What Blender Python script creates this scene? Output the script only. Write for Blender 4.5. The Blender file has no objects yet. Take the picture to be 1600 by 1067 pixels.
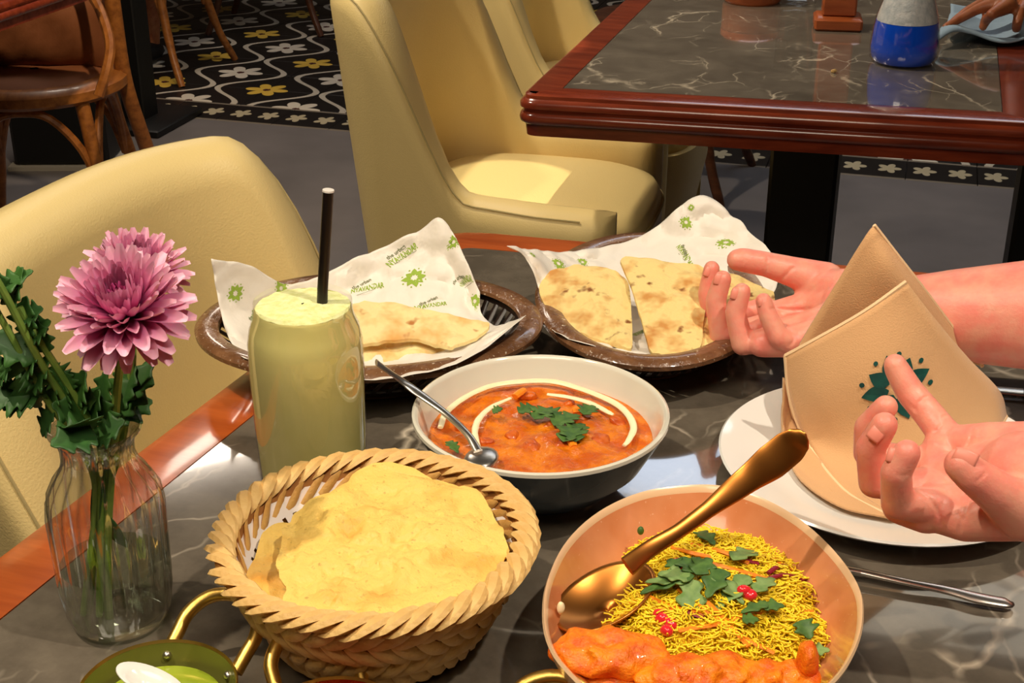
import bpy, bmesh, math, random
import numpy as np
from mathutils import Vector, noise
random.seed(7)
SC = bpy.context.scene
COL = SC.collection
pi = math.pi

# ------------------------------------------------------------------ camera
F = 2200.0; PITCH = math.radians(24.94); YAW = math.radians(16.3); CAMZ = 1.29; TZ = 0.75
FH = np.array([-math.sin(YAW), math.cos(YAW), 0]); RT = np.array([math.cos(YAW), math.sin(YAW), 0])
FW = FH*math.cos(PITCH)+np.array([0, 0, -math.sin(PITCH)]); UP = FH*math.sin(PITCH)+np.array([0, 0, math.cos(PITCH)])
C0 = np.array([0, 0, CAMZ])
def ray(px, py): return FW+RT*(px-800)/F-UP*(py-533.5)/F
def G(px, py, z=TZ):
    "point of the horizontal plane at height z"
    d = ray(px, py); return C0+d*((z-CAMZ)/d[2])
def V(px, py, D):
    "point of the upright plane at horizontal distance D"
    d = ray(px, py); return C0+d*(D/(d@FH))
def K(px, py, k): return C0+ray(px, py)*k
def PX(p):
    d = np.array(p)-C0; k = d@FW
    return 800+F*(d@RT)/k, 533.5-F*(d@UP)/k, k
cd = bpy.data.cameras.new('camera'); cam = bpy.data.objects.new('camera', cd); COL.objects.link(cam)
cam.location = (0, 0, CAMZ); cam.rotation_euler = (pi/2-PITCH, 0, YAW)
cd.sensor_width = 36; cd.lens = 36*F/1600; cd.clip_start = .01; cd.clip_end = 60
SC.camera = cam

# ------------------------------------------------------------------ world, lamps, exposure
w = bpy.data.worlds.new('world'); SC.world = w; w.use_nodes = True
w.node_tree.nodes['Background'].inputs[0].default_value = (1, .84, .66, 1)
w.node_tree.nodes['Background'].inputs[1].default_value = .36
SC.view_settings.view_transform = 'Standard'; SC.view_settings.look = 'None'
SC.view_settings.gamma = 1; SC.view_settings.exposure = 0.0; SC.view_settings.use_curve_mapping = False
def spot(loc, to, power, col, ang, rad=.03, blend=.15):
    l = bpy.data.lights.new('spot_light', 'SPOT'); o = bpy.data.objects.new('spot_light', l); COL.objects.link(o)
    l.energy = power; l.color = col; l.spot_size = math.radians(ang); l.spot_blend = blend; l.shadow_soft_size = rad
    o.location = loc; d = Vector(to)-Vector(loc); o.rotation_euler = d.to_track_quat('-Z', 'Y').to_euler()
def area(loc, to, power, col, sx, sy):  # soft fill added to the room, no fixture behind it
    l = bpy.data.lights.new('fill_light', 'AREA'); o = bpy.data.objects.new('fill_light', l); COL.objects.link(o)
    l.shape = 'RECTANGLE'; l.size = sx; l.size_y = sy; l.energy = power; l.color = col
    o.location = loc; d = Vector(to)-Vector(loc); o.rotation_euler = d.to_track_quat('-Z', 'Y').to_euler()
WARM = (1, .86, .66)
SC.cycles.transparent_max_bounces = 24
spot((-1.15, .35, 2.75), (-.3, .85, .75), 105, WARM, 42, .03)
spot((.75, .55, 2.75), (-.05, .85, .75), 95, (1, .88, .72), 44, .03)
spot((-.35, 1.9, 2.8), (-.69, 2.30, .48), 170, (1, .90, .68), 6.5, .01, .05)
spot((-1.6, 2.2, 2.8), (-.3, 2.6, .7), 150, WARM, 60, .05, .4)
spot((-.9, 1.9, 2.3), (-2.0, 2.95, .5), 130, (1, .78, .5), 40, .04, .3)  # added to brighten the bentwood chair and its cushion
area((-.2, -.4, 2.7), (-.3, 1.2, .7), 22, WARM, 1.2, .8)
spot((-1.9, 1.0, 2.6), (-.85, 2.3, .6), 75, WARM, 34, .06, .5)  # wide fill added for the outer side of the middle tub chair
area((-2.4, 4.2, 2.7), (-2.2, 4.0, 0), 22, (1, .85, .7), .6, .6)

# ------------------------------------------------------------------ node helper
class X:
    "tiny expression wrapper over Math nodes"
    def __init__(s, nt, v): s.nt = nt; s.v = v
    def _m(s, op, *a):
        n = s.nt.nodes.new('ShaderNodeMath'); n.operation = op
        for i, b in enumerate((s,)+a):
            b = b.v if isinstance(b, X) else b
            if isinstance(b, (int, float)): n.inputs[i].default_value = b
            else: s.nt.links.new(b, n.inputs[i])
        return X(s.nt, n.outputs[0])
    def __add__(s, o): return s._m('ADD', o)
    def __sub__(s, o): return s._m('SUBTRACT', o)
    def __mul__(s, o): return s._m('MULTIPLY', o)
    def __truediv__(s, o): return s._m('DIVIDE', o)
    def lt(s, o): return s._m('LESS_THAN', o)
    def gt(s, o): return s._m('GREATER_THAN', o)
    def fract(s): return s._m('FRACT')
    def floor(s): return s._m('FLOOR')
    def abs(s): return s._m('ABSOLUTE')
    def cos(s): return s._m('COSINE')
    def sin(s): return s._m('SINE')
    def atan2(s, o): return s._m('ARCTAN2', o)
    def sqrt(s): return s._m('SQRT')
    def mod(s, o): return s._m('FLOORED_MODULO', o)
    def max(s, o): return s._m('MAXIMUM', o)
    def min(s, o): return s._m('MINIMUM', o)
def lin(c):
    return tuple((x/12.92 if x <= .04045 else ((x+.055)/1.055)**2.4) for x in [v/255 for v in c])
def c4(c): return (c[0], c[1], c[2], 1)
def newmat(name):
    m = bpy.data.materials.new(name); m.use_nodes = True
    nt = m.node_tree; return m, nt, nt.nodes['Principled BSDF']
def noise_tex(nt, scale, detail=3, rough=.5, coord='Object', dist=0, stretch=None):
    tc = nt.nodes.new('ShaderNodeTexCoord'); n = nt.nodes.new('ShaderNodeTexNoise')
    n.inputs['Scale'].default_value = scale; n.inputs['Detail'].default_value = detail
    n.inputs['Roughness'].default_value = rough; n.inputs['Distortion'].default_value = dist
    src = tc.outputs[coord]
    if coord == 'World':
        pass
    if stretch:
        mp = nt.nodes.new('ShaderNodeMapping'); mp.inputs['Scale'].default_value = stretch
        nt.links.new(src, mp.inputs[0]); src = mp.outputs[0]
    nt.links.new(src, n.inputs['Vector']); return n.outputs['Fac'], src
def ramp(nt, fac, stops):
    r = nt.nodes.new('ShaderNodeValToRGB'); e = r.color_ramp.elements
    while len(e) < len(stops): e.new(.5)
    for i, (p, c) in enumerate(stops): e[i].position = p; e[i].color = c4(c)
    nt.links.new(fac, r.inputs[0]); return r.outputs[0]
def mixc(nt, fac, a, b):
    n = nt.nodes.new('ShaderNodeMix'); n.data_type = 'RGBA'
    for s, v in ((0, fac), (6, a), (7, b)):
        v = v.v if isinstance(v, X) else v
        if isinstance(v, (int, float)): n.inputs[s].default_value = v
        elif isinstance(v, tuple): n.inputs[s].default_value = c4(v)
        else: nt.links.new(v, n.inputs[s])
    return n.outputs[2]
def mat(name, col, rough=.5, metal=0, col2=None, nscale=20, bump=0, bscale=60, sss=0, stretch=None, coat=0, spec=.5,
        lo=.35, hi=.65, detail=3, spots=None, sheen=0, trans=0, ior=1.45):
    m, nt, b = newmat(name)
    b.inputs['Base Color'].default_value = c4(lin(col)); b.inputs['Roughness'].default_value = rough
    b.inputs['Metallic'].default_value = metal; b.inputs['Specular IOR Level'].default_value = spec
    b.inputs['Coat Weight'].default_value = coat; b.inputs['Coat Roughness'].default_value = .08
    b.inputs['Transmission Weight'].default_value = trans; b.inputs['IOR'].default_value = ior
    if sheen: b.inputs['Sheen Weight'].default_value = sheen
    if sss:
        b.inputs['Subsurface Weight'].default_value = sss; b.inputs['Subsurface Scale'].default_value = .004
        b.inputs['Subsurface Radius'].default_value = (1, .35, .2)
    if col2:
        f, _ = noise_tex(nt, nscale, detail, .6, stretch=stretch)
        o = ramp(nt, f, [(lo, lin(col)), (hi, lin(col2))])
        if spots:   # (scale, threshold, colour)
            f2, _ = noise_tex(nt, spots[0], 2, .5)
            r2 = ramp(nt, f2, [(spots[1], (0, 0, 0)), (spots[1]+.10, (1, 1, 1))])
            o = mixc(nt, r2, o, lin(spots[2]))
        nt.links.new(o, b.inputs['Base Color'])
    if bump:
        f, _ = noise_tex(nt, bscale, 3, .6, stretch=stretch)
        bn = nt.nodes.new('ShaderNodeBump'); bn.inputs['Strength'].default_value = bump; bn.inputs['Distance'].default_value = .002
        nt.links.new(f, bn.inputs['Height']); nt.links.new(bn.outputs[0], b.inputs['Normal'])
    return m
def clearmat(name, tint=(1, 1, 1), rough=.02, base=.04, edge=.55):
    "thin clear glass: transparent with a fresnel-weighted gloss"
    m, nt, b = newmat(name); nt.nodes.remove(b)
    t = nt.nodes.new('ShaderNodeBsdfTransparent'); t.inputs[0].default_value = c4(tint)
    g = nt.nodes.new('ShaderNodeBsdfGlossy'); g.inputs['Roughness'].default_value = rough
    lw = nt.nodes.new('ShaderNodeLayerWeight'); lw.inputs[0].default_value = .35
    mr = nt.nodes.new('ShaderNodeMapRange'); mr.inputs[3].default_value = base; mr.inputs[4].default_value = edge
    nt.links.new(lw.outputs['Facing'], mr.inputs[0])
    mx = nt.nodes.new('ShaderNodeMixShader'); nt.links.new(mr.outputs[0], mx.inputs[0])
    nt.links.new(t.outputs[0], mx.inputs[1]); nt.links.new(g.outputs[0], mx.inputs[2])
    nt.links.new(mx.outputs[0], nt.nodes['Material Output'].inputs[0]); return m

# ------------------------------------------------------------------ geometry helper: geo = (verts, faces)
def join(*gs):
    vs, fs = [], []
    for v, f in gs:
        o = len(vs); vs += [tuple(p) for p in v]; fs += [tuple(i+o for i in q) for q in f]
    return vs, fs
def g_grid(P, cu=False, cv=False):
    "P: list of rows of points"
    nu, nv = len(P), len(P[0]); vs = [tuple(p) for r in P for p in r]; fs = []
    for i in range(nu if cu else nu-1):
        for j in range(nv if cv else nv-1):
            a = i*nv+j; b = ((i+1) % nu)*nv+j; c = ((i+1) % nu)*nv+(j+1) % nv; d = i*nv+(j+1) % nv
            fs.append((a, b, c, d))
    return vs, fs
def g_lathe(prof, c, seg=48, rf=None):
    "prof: (r, z) list; c: centre (x, y, z0); rf(angle, z): radius factor"
    rows = []
    for i in range(seg):
        a = 2*pi*i/seg
        rows.append([(c[0]+r*(rf(a, z) if rf else 1)*math.cos(a), c[1]+r*(rf(a, z) if rf else 1)*math.sin(a), c[2]+z) for r, z in prof])
    return g_grid(rows, cu=True)
def frames(pts, ref=None):
    pts = [Vector(p) for p in pts]; out = []; prev = None
    for i, p in enumerate(pts):
        t = (pts[min(i+1, len(pts)-1)]-pts[max(i-1, 0)]).normalized()
        if prev is None:
            r = Vector(ref) if ref is not None else (Vector((0, 0, 1)) if abs(t.z) < .9 else Vector((1, 0, 0)))
        else: r = prev
        n = (r-t*r.dot(t))
        if n.length < 1e-6: n = t.orthogonal()
        n.normalize(); out.append((p, t, n, t.cross(n))); prev = n if ref is None else Vector(ref)
    return out
def g_tube(pts, rad, seg=8, caps=True, ref=None, flat=None):
    "rad: number or list; flat: (list of) factor of the thickness along ref"
    fr = frames(pts, ref); n = len(fr); rows = []
    for i, (p, t, a, b) in enumerate(fr):
        r = rad[i] if isinstance(rad, (list, tuple)) else rad
        fl = 1 if flat is None else (flat[i] if isinstance(flat, (list, tuple)) else flat)
        rows.append([p+b*(r*math.cos(2*pi*k/seg))+a*(r*fl*math.sin(2*pi*k/seg)) for k in range(seg)])
    v, f = g_grid(rows, cv=True)
    if caps: f = f+[tuple(range(seg))[::-1], tuple((n-1)*seg+k for k in range(seg))]
    return v, f
def g_box(c, s, rz=0, bev=0):
    hx, hy, hz = s[0]/2, s[1]/2, s[2]/2
    if bev:
        b = min(bev, hx*.9, hy*.9, hz*.9); vs = []; 
        rows = []
        for z, e in ((-hz, b), (-hz+b, 0), (hz-b, 0), (hz, b)):
            rr = []
            for sx, sy in ((1, 1), (-1, 1), (-1, -1), (1, -1)):
                X1, Y1 = hx-e, hy-e
                q = [(sx*(X1), sy*(Y1-b)), (sx*(X1-b), sy*(Y1))]
                if sx*sy < 0: q = q[::-1]
                rr += q
            rows.append([(x, y, z) for x, y in rr])
        v, f = g_grid(rows, cv=True); f = f+[tuple(range(8))[::-1], tuple(24+k for k in range(8))]
    else:
        v = [(x, y, z) for x in (-hx, hx) for y in (-hy, hy) for z in (-hz, hz)]
        f = [(0, 1, 3, 2), (4, 6, 7, 5), (0, 4, 5, 1), (2, 3, 7, 6), (0, 2, 6, 4), (1, 5, 7, 3)]
    ca, sa = math.cos(rz), math.sin(rz)
    return [(c[0]+x*ca-y*sa, c[1]+x*sa+y*ca, c[2]+z) for x, y, z in v], f
def g_ell(c, r, ax=None, nu=16, nv=10, disp=0, ns=30):
    "ellipsoid; ax: 3 axis vectors"
    ax = ax or ((1, 0, 0), (0, 1, 0), (0, 0, 1)); ax = [Vector(a).normalized() for a in ax]; c = Vector(c); rows = []
    for i in range(nu):
        a = 2*pi*i/nu; row = []
        for j in range(nv+1):
            b = -pi/2+pi*j/nv
            q = (math.cos(b)*math.cos(a), math.cos(b)*math.sin(a), math.sin(b))
            p = c+ax[0]*(q[0]*r[0])+ax[1]*(q[1]*r[1])+ax[2]*(q[2]*r[2])
            if disp:
                jj = c+ax[0]*(q[0]*r[0])+ax[1]*(q[1]*r[1])+ax[2]*(q[2]*r[2]); p = p+(p-c).normalized()*disp*noise.noise(jj*ns)
            row.append(p)
        rows.append(row)
    return g_grid(rows, cu=True)
def smooth_closed(pts, n=5):
    "Catmull-Rom through a closed loop"
    P = [np.array(p, float) for p in pts]; N = len(P); out = []
    for i in range(N):
        a, b, c, d = P[i-1], P[i], P[(i+1) % N], P[(i+2) % N]
        for k in range(n):
            t = k/n; out.append(.5*((2*b)+(-a+c)*t+(2*a-5*b+4*c-d)*t*t+(-a+3*b-3*c+d)*t**3))
    return out
def smooth_open(pts, n=5):
    P = [np.array(p, float) for p in pts]; P = [2*P[0]-P[1]]+P+[2*P[-1]-P[-2]]; out = []
    for i in range(1, len(P)-2):
        a, b, c, d = P[i-1], P[i], P[i+1], P[i+2]
        for k in range(n):
            t = k/n; out.append(.5*((2*b)+(-a+c)*t+(2*a-5*b+4*c-d)*t*t+(-a+3*b-3*c+d)*t**3))
    out.append(P[-2]); return out
def g_sheet(loop, rings=14, thick=.002, amp=.003, ns=25, dome=0, seed=0, c=None, edge=0, fine=0):
    "flat bread: closed 3-D loop filled by shrinking rings, uneven in height, with a thickness"
    L = [np.array(p, float) for p in loop]; c = np.mean(L, axis=0) if c is None else np.array(c, float); n = len(L)
    rows = []
    for i, b in enumerate(L):
        e = 1+edge*noise.noise(Vector((i*.35, seed, 0)))
        row = []
        for j in range(rings+1):
            t = (j+.02)/(rings+.02); p = c+(b-c)*t*(e if t > .7 else 1+(e-1)*t/.7)
            q = Vector(p)*ns+Vector((seed, seed*1.7, 0))
            p = p+np.array([0, 0, amp*(noise.noise(q)+.5*noise.noise(q*2.3))+fine*noise.noise(q*6)+dome*(1-t*t)])
            row.append(p)
        rows.append(row)
    vt, ft = g_grid(rows, cu=True)
    vb = [(p[0], p[1], p[2]-thick) for p in vt]; o = len(vt); R = rings+1
    fb = [tuple(k+o for k in q[::-1]) for q in ft]
    fe = [(i*R+rings, i*R+rings+o, ((i+1) % n)*R+rings+o, ((i+1) % n)*R+rings) for i in range(n)]
    return list(vt)+vb, ft+fb+fe
def g_rowsurf(ctrl, sub=6, amp=0, ns=20, seed=0, ridge=0):
    "smooth surface through rows of 3-D control points"
    rows = [smooth_open(r, sub) for r in ctrl]; colsn = len(rows[0])
    cols = [smooth_open([r[j] for r in rows], sub) for j in range(colsn)]
    P = [[None]*len(cols[0]) for _ in range(colsn)]
    for j in range(colsn):
        for i in range(len(cols[0])):
            p = cols[j][i]; q = Vector(p)*ns+Vector((seed, 0, seed))
            d = amp*noise.noise(q)
            if ridge: d += ridge*(abs(noise.noise(q*1.8))-.3)
            P[j][i] = p+np.array([.3*d, -.8*d, d*.6])
    return P
def wloc(o):
    v = Vector((0, 0, 0))
    while o is not None: v += o.location; o = o.parent
    return v
def mk(name, geo, m, parent=None, smooth=True, label=None, mods=None):
    v, f = geo; off = wloc(parent) if parent is not None else Vector((0, 0, 0))
    me = bpy.data.meshes.new(name); me.from_pydata([(p[0]-off.x, p[1]-off.y, p[2]-off.z) for p in v], [], f); me.update()
    if isinstance(m, (list, tuple)):
        for q in m: me.materials.append(q)
    else: me.materials.append(m)
    bm = bmesh.new(); bm.from_mesh(me); bmesh.ops.remove_doubles(bm, verts=bm.verts, dist=1e-6)
    bmesh.ops.recalc_face_normals(bm, faces=bm.faces); bm.to_mesh(me); bm.free()
    if smooth:
        me.polygons.foreach_set('use_smooth', [True]*len(me.polygons))
        if smooth != 'all':
            try: me.set_sharp_from_angle(angle=math.radians(42))
            except Exception: pass
    o = bpy.data.objects.new(name, me); COL.objects.link(o)
    if parent is not None: o.parent = parent
    if label: o['label'] = label
    return o
def solid(o, t, off=0):
    s = o.modifiers.new('s', 'SOLIDIFY'); s.thickness = t; s.offset = off; return o
def tag(o, label, cat, group=None):
    o['label'] = label; o['category'] = cat
    if group: o['group'] = group
    return o
def thing(name, label, cat, loc=(0, 0, 0), group=None):
    o = bpy.data.objects.new(name, None); COL.objects.link(o); o.location = loc; o.empty_display_size = .05
    return tag(o, label, cat, group)
def top(name, geo, m, label, cat, group=None, **k): return tag(mk(name, geo, m, **k), label, cat, group)
def dup(o, parent=None, loc=None, rz=None, label=None, group=None):
    c = o.copy(); COL.objects.link(c); c.parent = parent
    if loc is not None: c.location = loc
    if rz is not None: c.rotation_euler = (0, 0, rz)
    if label: c['label'] = label
    if group: c['group'] = group
    for ch in list(o.children): dup(ch, c)
    return c

# ------------------------------------------------------------------ materials
M = {}
def woodmat(name, a, b, rough=.28, coat=.4): return mat(name, a, rough, col2=b, nscale=9, stretch=(1, 6, 6), bump=.05, bscale=30, coat=coat, lo=.3, hi=.7)
M['orange_wood'] = woodmat('near table wood', (196, 96, 40), (160, 70, 26))
M['mahogany'] = woodmat('mahogany', (146, 62, 36), (104, 38, 22), .22, .6)
M['brown_wood'] = woodmat('brown bentwood', (168, 104, 46), (120, 68, 26), .4, .2)
M['dark_wood'] = woodmat('dark bentwood', (96, 54, 30), (60, 32, 18), .4, .2)
M['block_wood'] = woodmat('block wood', (170, 88, 42), (140, 66, 28), .35, .2)
M['black'] = mat('black metal', (10, 10, 11), .5)
M['cream'] = mat('cream leather', (234, 208, 142), .42, bump=.25, bscale=420, spec=.4)
M['seam'] = mat('leather seam', (186, 166, 112), .7)
M['floor'] = mat('grey floor', (112, 106, 106), .55, col2=(98, 93, 93), nscale=3)
M['wall'] = mat('wall paint', (150, 130, 110), .8)
M['ceil'] = mat('dark ceiling', (48, 40, 34), .8)
M['beige'] = mat('beige glow panel', (235, 218, 190), .7); _b = M['beige'].node_tree.nodes['Principled BSDF']; _b.inputs['Emission Color'].default_value = (1, .88, .68, 1); _b.inputs['Emission Strength'].default_value = 1.8  # beige panel's glow is added to strengthen its mirror image in the marble
M['white'] = mat('white ceramic', (238, 236, 230), .16, coat=.5)
M['bowl_in'] = mat('curry bowl glaze', (226, 222, 206), .14, coat=.6)
M['bowl_out'] = mat('slate blue glaze', (62, 78, 92), .22, coat=.5)
M['ob'] = mat('terracotta pink glaze', (224, 150, 104), .2, col2=(206, 126, 78), nscale=26, coat=.5, lo=.3, hi=.7, spots=(420, .70, (240, 196, 164)))
M['ob_rim'] = mat('pale rim glaze', (238, 200, 158), .25, coat=.4)
M['steel'] = mat('steel', (222, 216, 206), .28, 1)
M['gold'] = mat('brass gold', (196, 126, 58), .34, 1)
M['brass'] = mat('brass handle', (226, 184, 96), .36, 1, bump=.08, bscale=200)
M['copper'] = mat('copper spoon', (170, 96, 46), .2, 1)
M['wicker'] = mat('straw strands', (226, 178, 100), .5, col2=(196, 136, 62), nscale=60, stretch=(1, 1, 1), bump=.35, bscale=300, lo=.3, hi=.75)
M['wicker2'] = mat('pale straw', (238, 200, 130), .5, col2=(214, 164, 90), nscale=60, bump=.35, bscale=300, lo=.3, hi=.75)
M['wicker_in'] = mat('straw lining', (160, 104, 46), .8)
M['papad'] = mat('papad', (246, 206, 108), .5, col2=(226, 158, 60), nscale=22, bump=.8, bscale=170, lo=.50, hi=.74, spots=(330, .64, (206, 168, 84)))
M['naan'] = mat('naan bread', (244, 222, 158), .6, col2=(222, 164, 84), nscale=34, bump=.5, bscale=140, lo=.45, hi=.72, spots=(70, .64, (186, 122, 60)), sss=.12)
M['roti'] = mat('spotted flatbread', (240, 212, 140), .6, col2=(206, 146, 74), nscale=30, bump=.7, bscale=150, lo=.50, hi=.66, spots=(75, .62, (136, 82, 36)), sss=.12)
M['doily'] = mat('paper doily', (236, 224, 214), .8)
M['paper'] = mat('greaseproof paper', (238, 230, 218), .5, bump=1, bscale=38)
M['print'] = mat('green print', (150, 178, 62), .7)
M['print2'] = mat('grey print', (128, 132, 100), .7)
M['napkin'] = mat('peach linen', (226, 176, 124), .85, bump=.3, bscale=900, sheen=.3)
M['hem'] = mat('pale hem', (248, 212, 166), .8)
M['emblem'] = mat('teal print', (12, 84, 74), .6, col2=(8, 62, 60), nscale=80)
M['brownweave'] = mat('brown plastic wicker', (134, 94, 62), .3, col2=(104, 68, 42), nscale=50, coat=.5, bump=.8, bscale=110, spots=(330, .66, (236, 220, 196)))
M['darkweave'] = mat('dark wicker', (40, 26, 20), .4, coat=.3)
M['petal'] = None
M['leaf'] = mat('chrysanthemum leaf', (66, 110, 46), .5, col2=(44, 82, 38), nscale=40, spec=.4)
M['stem'] = mat('green stem', (134, 160, 70), .5, col2=(98, 134, 54), nscale=50)
M['glass'] = clearmat('vase glass', (.97, .98, .97), .03, .09, .95)
M['glass2'] = clearmat('tumbler glass', (.98, .98, .97), .02, .04, .6)
M['water'] = clearmat('water', (.88, .92, .84), .01, .07, .5)
M['lassi'] = mat('lassi', (236, 228, 152), .5, col2=(228, 218, 134), nscale=12)
M['foam'] = mat('lassi foam', (246, 246, 186), .7, col2=(226, 228, 150), nscale=160, bump=.7, bscale=260)
M['straw'] = mat('black straw', (22, 16, 14), .3)
M['curry'] = mat('curry', (228, 128, 20), .35, col2=(200, 90, 8), nscale=70, bump=1, bscale=210, coat=.15, lo=.38, hi=.62)
M['chunk'] = mat('curry chunk', (216, 104, 14), .4, col2=(180, 66, 6), nscale=90, bump=.8, bscale=220, coat=.3)
M['carrot'] = mat('carrot', (246, 140, 26), .4, sss=.2)
M['cream2'] = mat('cream swirl', (252, 240, 196), .3, sss=.2)
M['herb'] = mat('coriander', (88, 124, 54), .5, col2=(58, 94, 40), nscale=120)
M['herb2'] = mat('pale green herb', (136, 164, 96), .5, col2=(104, 138, 72), nscale=120)
M['noodle'] = mat('saffron vermicelli', (255, 222, 44), .4)
M['noodle_bed'] = mat('vermicelli bed', (255, 206, 30), .7, bump=1, bscale=300)
M['fried'] = mat('fried orange batter', (250, 146, 14), .5, col2=(222, 92, 2), nscale=90, bump=1, bscale=190, coat=.1, lo=.35, hi=.65)
M['pome'] = mat('pomegranate', (226, 44, 54), .15, sss=.3, coat=.6)
M['beet'] = mat('beet shred', (136, 20, 40), .4)
M['chutney'] = mat('green chutney', (160, 176, 50), .2, col2=(140, 158, 40), nscale=30, coat=.4)
M['pan_green'] = mat('tinned pan inside', (128, 128, 58), .25, .35)
M['red_sauce'] = mat('red sauce', (120, 40, 16), .2, coat=.5)
M['cloth'] = mat('blue cloth', (150, 172, 190), .9, bump=.5, bscale=500)
M['blue_liq'] = mat('blue liquid', (20, 92, 245), .12, trans=0, coat=.6, ior=1.33)
M['froth'] = mat('white froth', (250, 252, 255), .3, col2=(214, 222, 228), nscale=90, bump=.6, bscale=200)
M['teal'] = mat('teal tube', (90, 170, 150), .4)
M['cushion'] = mat('brown cushion', (128, 74, 40), .8, bump=.3, bscale=80)
M['shirt'] = mat('navy shirt', (40, 46, 66), .9)
M['trouser'] = mat('dark trousers', (30, 30, 34), .9)
M['hair'] = mat('dark hair', (36, 24, 18), .6)
M['dress'] = mat('pink patterned dress', (200, 130, 120), .8, col2=(120, 60, 60), nscale=40)
M['crumb'] = mat('crumb', (200, 160, 100), .8)

def skinmat(name, a, b, red):
    m, nt, bs = newmat(name)
    f, _ = noise_tex(nt, 55, 3, .6); o = ramp(nt, f, [(.35, lin(a)), (.68, lin(b))])
    nt.links.new(o, bs.inputs['Base Color'])
    bs.inputs['Roughness'].default_value = .42; bs.inputs['Subsurface Weight'].default_value = .35
    bs.inputs['Subsurface Scale'].default_value = .006; bs.inputs['Subsurface Radius'].default_value = (1, .3, .18)
    f2, _ = noise_tex(nt, 500, 3, .6); bn = nt.nodes.new('ShaderNodeBump'); bn.inputs['Strength'].default_value = .25; bn.inputs['Distance'].default_value = .001
    nt.links.new(f2, bn.inputs['Height']); nt.links.new(bn.outputs[0], bs.inputs['Normal'])
    return m
M['skin'] = skinmat('pale pink skin', (238, 164, 140), (240, 140, 124), 1)
M['skin_b'] = skinmat('brown skin', (170, 104, 66), (150, 84, 50), 1)
M['nail'] = mat('finger nail', (240, 146, 126), .38)
M['mouth'] = mat('lips', (190, 90, 84), .5); M['eye'] = mat('eye', (236, 234, 230), .2)

def marble(name, a, b, vein):
    m, nt, bs = newmat(name)
    tc = nt.nodes.new('ShaderNodeTexCoord'); co = tc.outputs['Object']
    wn = nt.nodes.new('ShaderNodeTexNoise'); wn.inputs['Scale'].default_value = 5; wn.inputs['Detail'].default_value = 5
    nt.links.new(co, wn.inputs['Vector'])
    ad = nt.nodes.new('ShaderNodeVectorMath'); ad.operation = 'MULTIPLY_ADD'; ad.inputs[1].default_value = (.16, .16, .16)
    nt.links.new(wn.outputs['Color'], ad.inputs[0]); nt.links.new(co, ad.inputs[2])
    mask, _ = noise_tex(nt, 9, 3, .6)
    def veins(scale, w, mlo, mhi):
        vo = nt.nodes.new('ShaderNodeTexVoronoi'); vo.feature = 'DISTANCE_TO_EDGE'; vo.inputs['Scale'].default_value = scale
        mp = nt.nodes.new('ShaderNodeMapping'); mp.inputs['Rotation'].default_value = (0, 0, .7); mp.inputs['Scale'].default_value = (1, .45, 1)
        nt.links.new(ad.outputs[0], mp.inputs[0]); nt.links.new(mp.outputs[0], vo.inputs['Vector'])
        r1 = ramp(nt, vo.outputs['Distance'], [(0, (1, 1, 1)), (w, (0, 0, 0))])
        r2 = ramp(nt, mask, [(mlo, (0, 0, 0)), (mhi, (1, 1, 1))])
        return X(nt, r1)*X(nt, r2)
    v = veins(7, .022, .50, .64).max(veins(19, .035, .48, .66)*.55)
    base_f, _ = noise_tex(nt, 14, 6, .65); base = ramp(nt, base_f, [(.3, lin(a)), (.72, lin(b))])
    nt.links.new(mixc(nt, v, base, lin(vein)), bs.inputs['Base Color'])
    bs.inputs['Roughness'].default_value = .09; bs.inputs['Specular IOR Level'].default_value = .6
    bs.inputs['Coat Weight'].default_value = .8; bs.inputs['Coat Roughness'].default_value = .03
    return m
M['marble'] = marble('dark grey marble', (82, 74, 64), (122, 112, 98), (226, 212, 190))
M['marble2'] = marble('far grey marble', (96, 88, 78), (134, 124, 110), (232, 216, 190))

def petalmat(name, a, b, c):
    m, nt, bs = newmat(name)
    tc = nt.nodes.new('ShaderNodeTexCoord'); sp = nt.nodes.new('ShaderNodeSeparateXYZ'); nt.links.new(tc.outputs['Generated'], sp.inputs[0])
    nt.links.new(ramp(nt, sp.outputs['Y'], [(0, lin(a)), (.45, lin(b)), (1, lin(c))]), bs.inputs['Base Color'])
    bs.inputs['Roughness'].default_value = .55; bs.inputs['Subsurface Weight'].default_value = .2; bs.inputs['Subsurface Scale'].default_value = .003
    return m
M['petal'] = petalmat('outer petal', (150, 40, 110), (220, 120, 170), (250, 196, 214))
M['petal_mid'] = petalmat('middle petal', (130, 24, 90), (204, 92, 150), (242, 168, 200))
M['petal_in'] = petalmat('inner petal', (96, 10, 60), (140, 26, 88), (190, 76, 136))

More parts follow.
